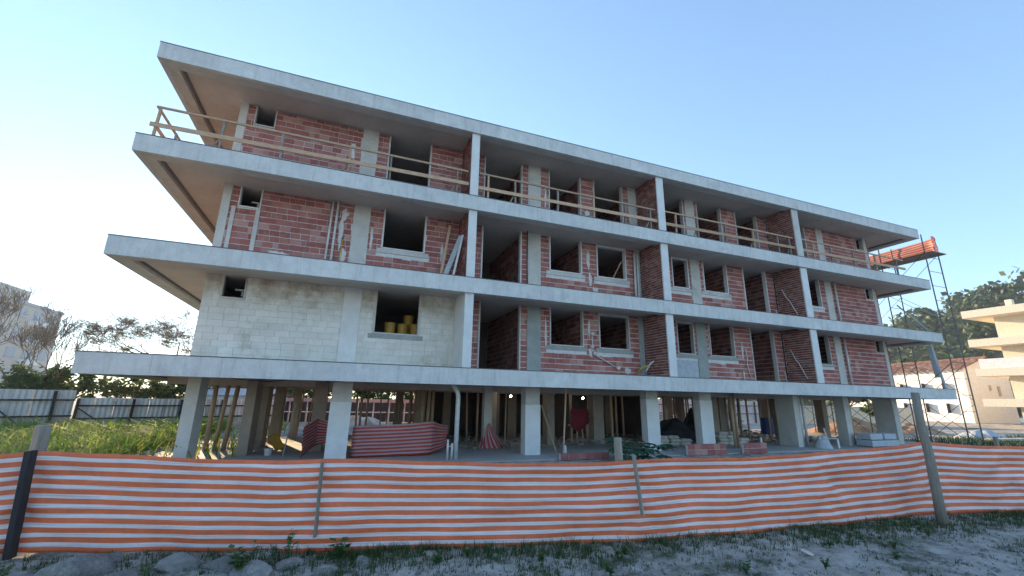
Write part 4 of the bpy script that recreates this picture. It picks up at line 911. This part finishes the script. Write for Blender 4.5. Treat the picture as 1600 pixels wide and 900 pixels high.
def leafy_tree(x, y, blobs, n_, size, mat, label, group, seed, trunk_h=1.5, name='leafy_tree', z0=0.0):
    rng = random.Random(seed); t = thing(name, label, 'tree', (x,y,z0), group=group); tr = MB()
    top = max(b_[2] for b_ in blobs)
    tr.tube([(0,0,0),(0.05,0.03,trunk_h*0.6),(0.1,0,trunk_h)], [0.14,0.11,0.08], 7, cap=False)
    for b_ in blobs: tr.tube([(0.1,0,trunk_h*0.9),(b_[0]*0.6,b_[1]*0.6,(trunk_h+b_[2])/2),(b_[0],b_[1],b_[2])], [0.06,0.04,0.015], 5, cap=False)
    tr.build('trunk', 'bark', t); cr = MB(); tot = sum(b_[3]**2 for b_ in blobs)
    for b_ in blobs:
        sub = [(Vector((rng.gauss(0,1), rng.gauss(0,1), rng.gauss(0,0.8))).normalized()*b_[3]*rng.uniform(0.45,1.0), rng.uniform(0.16,0.36)*b_[3]) for _ in range(16)]
        for k in range(int(n_*b_[3]**2/tot)):
            c0, rr = rng.choice(sub); p = Vector(b_[:3])+c0+Vector((rng.gauss(0,1), rng.gauss(0,1), rng.gauss(0,0.8)))*rr*0.6
            d = Vector((rng.uniform(-1,1), rng.uniform(-1,1), rng.uniform(-0.9,0.5))).normalized(); s_ = d.orthogonal().normalized(); l = size*rng.uniform(0.6,1.4)
            cr.quad(p, p+d*l*0.5+s_*l*0.32, p+d*l, p+d*l*0.5-s_*l*0.32)
    cr.build('crown', mat, t)
bg_ = 'leafy trees behind the sheet fence'
leafy_tree(-15.8,16.5,[(0,0,2.4,1.4),(1.2,0.3,2.0,1.1),(-1,0,2.2,1.2)],5000,0.17,'leaf_mid','bushy green tree low at the left edge behind the fence',bg_,1)
leafy_tree(-11.6,18.5,[(0,0,2.3,1.3),(1.4,0,2.1,1.2),(-1.3,0.2,2.5,1.1)],5000,0.18,'leaf_dark','dark green bushy tree behind the blue sheet',bg_,2)
leafy_tree(-8.7,19.6,[(0,0,2.5,1.1),(1.3,0,2.2,1.0),(-1.1,0.2,2.3,1.0)],4500,0.18,'leaf_mid','green tree behind the right end of the taller fence',bg_,3)
leafy_tree(-6.2,21.0,[(0,0,2.3,1.1),(1.1,0,2.0,0.9)],3500,0.16,'leaf_mid','yellow-lit green tree under the lowest slab corner',bg_,4)
leafy_tree(-3.2,22.0,[(0,0,2.4,1.2),(1.5,0,2.3,1.1),(-1.2,0,2.0,0.9)],4500,0.17,'leaf_dark','dark spreading tree behind the lower fence',bg_,5)
leafy_tree(0.2,25.5,[(0,0,2.6,1.2),(1.4,0,2.2,1.0)],3500,0.17,'leaf_mid','light green tree above the shed roof',bg_,6)
for k, (x, y) in enumerate(((1.0,29.0),(6.5,28.0),(12.0,28.5),(17.5,28.0),(23.0,27.5))):  # tall upper crowns added to keep low sun off the ground floor
    leafy_tree(x, y, [(0,0,2.2,1.6),(2.2,0.2,2.4,1.5),(-2.2,0,2.4,1.5),(0.5,0,4.4,1.7),(-2.0,0,4.6,1.4),(2.6,0,4.5,1.5)], 7000, 0.26, 'leaf_dark', 'dark tree, %s from left of five behind the dark hoarding' % ('first','second','third','fourth','fifth')[k], 'trees behind the dark hoarding', 60+k)
# post with meter box at the far left
t = thing('utility_post', 'dark post with a pale box at the left edge behind the fence', 'post', (-11.9,12.0,0)); MB().bar((0,0,0),(0,0,3.6),0.16).build('pole', 'dark_timber', t); MB().box(-0.18,0.18,-0.22,-0.081,2.5,3.0).build('box', 'grey_board', t)

# far apartment tower
def tower():
    t = thing('apartment_tower', 'tall pale apartment tower hazy in the distance at the left edge', 'building', (-33.3,67.7,0))
    w, d, h = 26.0, 15.0, 12.9      # long face looks towards +X; local y runs towards the camera
    MB().box(-d,0,-w,0,0,h).build('wall', 'tower_paint', t); MB().box(-d+1,-0.6,-w+1,-6.5,h,h+1.7).build('roof_block', 'tower_paint', t); MB().box(-d-0.15,0.15,-w-0.15,0.15,h-0.25,h+0.12).build('parapet', 'grey_board', t)
    for f_ in range(5):
        z = 0.3+f_*2.5
        for k in range(8):
            y = -1.2-k*3.1
            wn_ = MB().box(-0.03,0.05,y-1.6,y,z+0.8,z+1.9).build('window', 'grey_board', t); MB().box(0.052,0.14,y-1.75,y+0.15,z+0.66,z+0.78).build('sill', 'grey_board', wn_)
            MB().box(0.052,0.08,y-0.85,y-0.79,z+0.8,z+1.9).build('mullion', 'pvc', wn_)
            if k in (1, 4): MB().box(0.0,0.9,y-2.3,y+0.3,z-0.1,z+0.55).build('balcony', 'white_paint', t)
tower()

# ------------------------------------------------------------------ right side: scaffold, twin building, wall, house, hill
sc_ = thing('scaffold_tower', 'steel scaffold with a high planked platform against the right end of the building', 'scaffold', (0,0,0))
XS = (36.2, 37.5); YS = (0.1, 2.3, 4.5, 6.7, 8.9); TOP = 10.4
for y in YS:
    for x in XS:
        MB().tube([(x,y,0),(x,y,TOP+1.15)], 0.03, 6).build('standard', 'steel', sc_)
    for k in range(1, 13):
        zz = k*0.85
        if y < 3 or k % 2 == 0: MB().tube([(XS[0],y,zz),(XS[1],y,zz)], 0.016, 5).build('rung', 'steel', sc_)
for lv in range(5):
    z0 = 0.2+lv*2.1
    for i in range(len(YS)-1):
        for x in XS:
            MB().tube([(x,YS[i],z0 if (lv+i) % 2 else z0+1.9),(x,YS[i+1],z0+1.9 if (lv+i) % 2 else z0)], 0.013, 5).build('brace', 'steel', sc_)
for lv in (0, 1):
    z0 = 0.2+lv*2.1
    for i in range(len(YS)-1):
        for x in XS: MB().tube([(x,YS[i],z0+1.9 if (lv+i) % 2 else z0),(x,YS[i+1],z0 if (lv+i) % 2 else z0+1.9)], 0.016, 5).build('brace', 'rust', sc_)
for k in range(5): MB().box(XS[0]+0.02+k*0.27,XS[0]+0.26+k*0.27,-0.25,9.1,TOP,TOP+0.05).build('platform_plank', 'old_timber', sc_)
for k in range(4): MB().box(XS[0]+0.05+k*0.3,XS[0]+0.32+k*0.3,2.4,9.0,6.4,6.45).build('platform_plank', 'old_timber', sc_)
net('scaffold_net', 'net_scaffold', [(37.6,9.0),(37.6,4.5),(37.62,0.1),(36.7,-0.1)], [11.5,11.5,11.6,11.45], 'orange striped net tied round the high scaffold platform', lift=[10.46,10.46,10.46,10.46], fold=0.05, sub=10, nz=8)
t = thing('debris_chute', 'grey chute hanging diagonally from the right slab ends', 'chute', (35.95,0.8,0))
mb = MB(); mb.bar((0.1,0,5.2),(0.6,0.15,3.5),0.20,0.16); mb.build('channel', 'grey_board', t); MB().bar((0.75,0.2,5.2),(1.0,0.1,2.84),0.09).build('stay', 'grey_board', t)
o = MB().bar((36.3,0.6,5.8),(35.5,1.6,7.6),0.10,0.05).build('leaning_plank', 'grey_board'); tag(o, 'grey plank leaning over the right end of the middle slab', 'board')

tw = thing('neighbour_building', 'sunlit unfinished twin block with thick cream slab edges at the right edge', 'building', (66.0,11.5,0))
for zi, zt in enumerate(ZS):
    s_ = MB().box(0,30,-14,0,zt-0.75,zt).build('floor_slab', 'cream_wall', tw)
for lv in range(3):
    MB().box(1.7,28,-12.4,-1.7,ZS[lv],ZS[lv+1]-0.755).build('wall', 'cream_wall', tw)
    for y in (-6.0, -9.5):
        w_ = MB().box(1.66,1.72,y-1.2,y,ZS[lv]+0.9,ZS[lv]+2.0).build('window', 'panel_dark', tw); MB().box(1.6,1.658,y-1.3,y+0.1,ZS[lv]+0.78,ZS[lv]+0.88).build('sill', 'concrete', w_)
for x in (2, 9, 16, 24):
    for y in (-2.3, -7, -12): MB().box(x,x+0.5,y-0.5,y,0,ZS[0]-0.752).build('column', 'cream_wall', tw)
MB().box(1.72,20,-9,-1.9,0,ZS[0]-0.752).build('ground_wall', 'cream_wall', tw)
MB().box(0.1,0.3,-4.9,-0.4,ZS[1]+0.005,ZS[1]+0.95).build('balcony_panel', 'white_paint', tw)
MB().box(2.0,2.5,-3.2,-2.7,ZS[3],ZS[3]+0.9).build('chimney', 'cream_wall', tw)

t = thing('perimeter_wall', 'long beige boundary wall between scaffold and twin block', 'wall', (50.5,19.5,0), math.atan2(-3.0, 14.0))
MB().box(0,15,0,0.2,0,1.75).build('wall', 'cream_wall', t)
for k in range(6): MB().box(k*2.9,k*2.9+0.25,-0.06,-0.003,0,1.8).build('pier', 'cream_wall', t)
MB().box(-0.05,15.05,-0.07,0.27,1.752,1.84).build('coping', 'white_paint', t)

hs = thing('tiled_house', 'white gabled house with red tiled roof beyond the boundary wall', 'house', (0,0,0))
HA = Vector((84.1,20.2,0)); HU = Vector((0.966,-0.257,0)).normalized(); HV = Vector((-HU.y, HU.x, 0))   # HU across the gable, HV away along the ridge
def H(u, v, z): p = HA+HU*u+HV*v; return (p.x, p.y, z)
gw, gl, ge, gr_ = 6.8, 20.0, 7.1, 8.6
mb = MB(); i = 0
mb.v = [H(0,0,0),H(gw,0,0),H(gw,0,ge),H(gw*0.5,0,gr_),H(0,0,ge), H(0,gl,0),H(gw,gl,0),H(gw,gl,ge),H(gw*0.5,gl,gr_),H(0,gl,ge)]
mb.f = [(0,1,2,3,4),(9,8,7,6,5),(0,4,9,5),(1,6,7,2)]; mb.build('wall', 'white_paint', hs)
def roof_piece(u0, z0, u1, z1):
    mb = MB(); n_ = 26; m_ = 10
    for k in range(n_):
        v0 = -0.5+(gl+1)*k/n_; v1 = -0.5+(gl+1)*(k+0.92)/n_; vm = (v0+v1)/2
        for q in range(m_):
            a = q/m_; b_ = (q+1.12)/m_
            f_ = lambda t_, dz: (u0+(u1-u0)*t_, z0+(z1-z0)*t_+dz)
            pa, pb = f_(a, 0.10), f_(b_, 0.04)
            mb.quad(H(pa[0],v0,pa[1]-0.07),H(pb[0],v0,pb[1]-0.07),H(pb[0],vm,pb[1]+0.03),H(pa[0],vm,pa[1]+0.03)); mb.quad(H(pa[0],vm,pa[1]+0.03),H(pb[0],vm,pb[1]+0.03),H(pb[0],v1,pb[1]-0.07),H(pa[0],v1,pa[1]-0.07))
    return mb
brick_mat('roof_tile', (0.13,0.06,0.042), (0.20,0.09,0.06), (0.27,0.14,0.09), (0.36,0.24,0.17))
rf = roof_piece(gw*0.5, gr_+0.05, -0.7, ge-0.15).build('roof', 'roof_tile', hs); roof_piece(gw*0.5, gr_+0.05, gw+0.6, ge-0.1).build('roof', 'roof_tile', hs)
mb = MB(); mb.bar(H(gw*0.5,-0.55,gr_+0.12),H(gw*0.5,gl+0.5,gr_+0.12),0.22,0.16); mb.build('ridge', 'roof_tile', rf)
for v in (2.0, 4.8, 8.0, 10.8, 14.0):
    for zz in (1.2, 4.0):
        mb = MB(); q0 = H(-0.05,v,zz); q1 = H(-0.05,v+1.3,zz); q2 = H(-0.05,v+1.3,zz+1.3); q3 = H(-0.05,v,zz+1.3); mb.bar(H(-0.03,v+0.65,zz),H(-0.03,v+0.65,zz+1.3),1.3,0.06,math.atan2(1,0)*0+0.0)
        w_ = mb.build('window', 'panel_dark', hs)
for (u, zz, ww, hh) in ((3.6,4.6,0.5,0.7),(4.9,4.2,0.6,1.3)):
    mb = MB(); mb.bar(H(u,-0.02,zz-hh/2),H(u,-0.02,zz+hh/2),ww,0.06); mb.build('vent', 'pale_band', hs)
# bushes, soil heaps and rubble in the yard on the right
rg_ = 'yard trees at right'
leafy_tree(52.5,15.8,[(0,0,3.1,1.1),(1.5,-0.5,3.3,1.2),(3.2,-0.9,3.3,1.1),(-1.4,0.3,3.0,1.0)],3500,0.26,'leaf_mid','round leafy tree before the tiled house beside the scaffold',rg_,31,2.0)
leafy_tree(47.5,10.6,[(0,0,1.5,0.55),(0.5,0,1.8,0.5),(-0.5,0.1,1.7,0.5)],500,0.3,'leaf_mid','spindly young tree in front of the boundary wall',rg_,32,1.3)
heap('soil_heap', 41.0, 8.5, 4.2, 2.4, 0.95, 'rubble', 'orange soil heap lit by sun beyond the last column', 'heap', 12, 0.5)
heap('soil_heap', 47.0, 8.2, 3.0, 1.8, 0.6, 'rubble', 'lower orange soil heap at the foot of the scaffold', 'heap', 15, 0.5)
heap('rubble_heap', 33.0, 16.5, 6.0, 2.6, 1.0, 'debris', 'grey rubble heap in front of the pale sheet hoarding', 'heap', 18, 0.6)
heap('rubble_heap', 24.0, 18.0, 5.0, 2.2, 0.9, 'debris', 'grey rubble heap under the middle of the building behind the columns', 'heap', 19, 0.6)
heap('sheet_covered_heap', 44.8, 3.2, 1.9, 1.2, 0.55, 'grey_board', 'pale grey sheeted heap at right behind the barrier', 'heap', 22, 0.3)
heap('white_sheet_heap', 7.2, 15.0, 2.2, 1.1, 0.75, 'pvc', 'white plastic sheeted heap seen behind the ground floor left of centre', 'heap', 24, 0.4)
o = MB().bar((41.8,1.6,0.12),(45.6,0.9,0.16),0.6,0.12).build('concrete_plank', 'concrete'); tag(o, 'long flat concrete plank lying before the sheeted heap', 'slab')
pts = [(random.uniform(36,50), random.uniform(-4,3.5), -0.01, random.uniform(0.6,1.1)) for _ in range(5000)]
blades(pts, 'grass_low', 'yard_grass', 'dark green grass strip behind the right end of the barrier', 'grass', 0.2, 0.45, 0.03, 0.6)
stake('short_post', (26.9,-4.7,0.0), (26.9,-4.7,0.95), 0.12, 0.1, 'old_timber', 'small grey post end behind the barrier at the right edge')

# wooded hill
hill = MB(); nx, ny = 70, 26
def hill_h(x, y):
    u = (y-60)/180.0
    base = 52*math.exp(-((y-118)/75.0)**2)*0.55 + 46*math.exp(-((y-20)/90.0)**2) + 30*math.exp(-((y+120)/120.0)**2)
    prof = max(0.0, min(1.0, (x-150)/95.0)); prof = prof*prof*(3-2*prof)
    return 0.76*base*prof*(1+0.16*noise.noise((x*0.02, y*0.02, 1)))+3*noise.noise((x*0.05, y*0.05, 2))*prof
for j in range(ny+1):
    for i in range(nx+1):
        x = 140+170*j/ny; y = -260+560*i/nx; hill.v.append((x, y, hill_h(x, y)-0.5))
for j in range(ny):
    for i in range(nx): a = j*(nx+1)+i; hill.f.append((a, a+1, a+nx+2, a+nx+1))
mottled('hill_soil', (0.05,0.075,0.03), (0.12,0.13,0.06), 0.05, 0.6, 0.95, 0.3, 0.3)
struct(hill.build('hill', 'hill_soil', smooth=True))
rng = random.Random(5); mb = MB()
for k in range(2600):
    x = rng.uniform(150, 285); y = rng.uniform(-60, 190); zz = hill_h(x, y)
    if rng.random() < 0.25: continue
    r = rng.choice((1.4, 2.0, 2.6, 3.2, 4.6))*rng.uniform(0.8, 1.2)
    for q in range(34):
        d = Vector((rng.gauss(0,1), rng.gauss(0,1), rng.gauss(0,0.8))).normalized(); p = Vector((x,y,zz+r*0.9))+Vector((d.x*r, d.y*r, d.z*r*0.75))*rng.uniform(0.6, 1.0)
        e = Vector((rng.uniform(-1,1), rng.uniform(-1,1), rng.uniform(-1,1))).normalized(); s_ = e.cross(d); s_ = s_.normalized() if s_.length > 1e-3 else e.orthogonal().normalized(); l = r*rng.uniform(0.35, 0.6)
        mb.quad(p, p+e*l*0.5+s_*l*0.4, p+e*l, p+e*l*0.5-s_*l*0.4)
tag(mb.build('hill_forest', 'forest'), 'dense green forest covering the hill at right', 'forest', kind='stuff')

# thin evening haze
mt = bpy.data.materials.new('haze'); mt.use_nodes = True; nt = mt.node_tree; nt.nodes.clear(); MATS['haze'] = mt
v_ = nt.nodes.new('ShaderNodeVolumePrincipled'); v_.inputs['Color'].default_value = (0.86,0.92,1.0,1); v_.inputs['Density'].default_value = 0.00045; v_.inputs['Anisotropy'].default_value = 0.35
o_ = nt.nodes.new('ShaderNodeOutputMaterial'); nt.links.new(v_.outputs[0], o_.inputs['Volume'])
o = MB().box(-130,330,-280,320,-1.5,62).build('haze', 'haze'); tag(o, 'thin pale evening haze filling the air over the site', 'haze', kind='stuff')
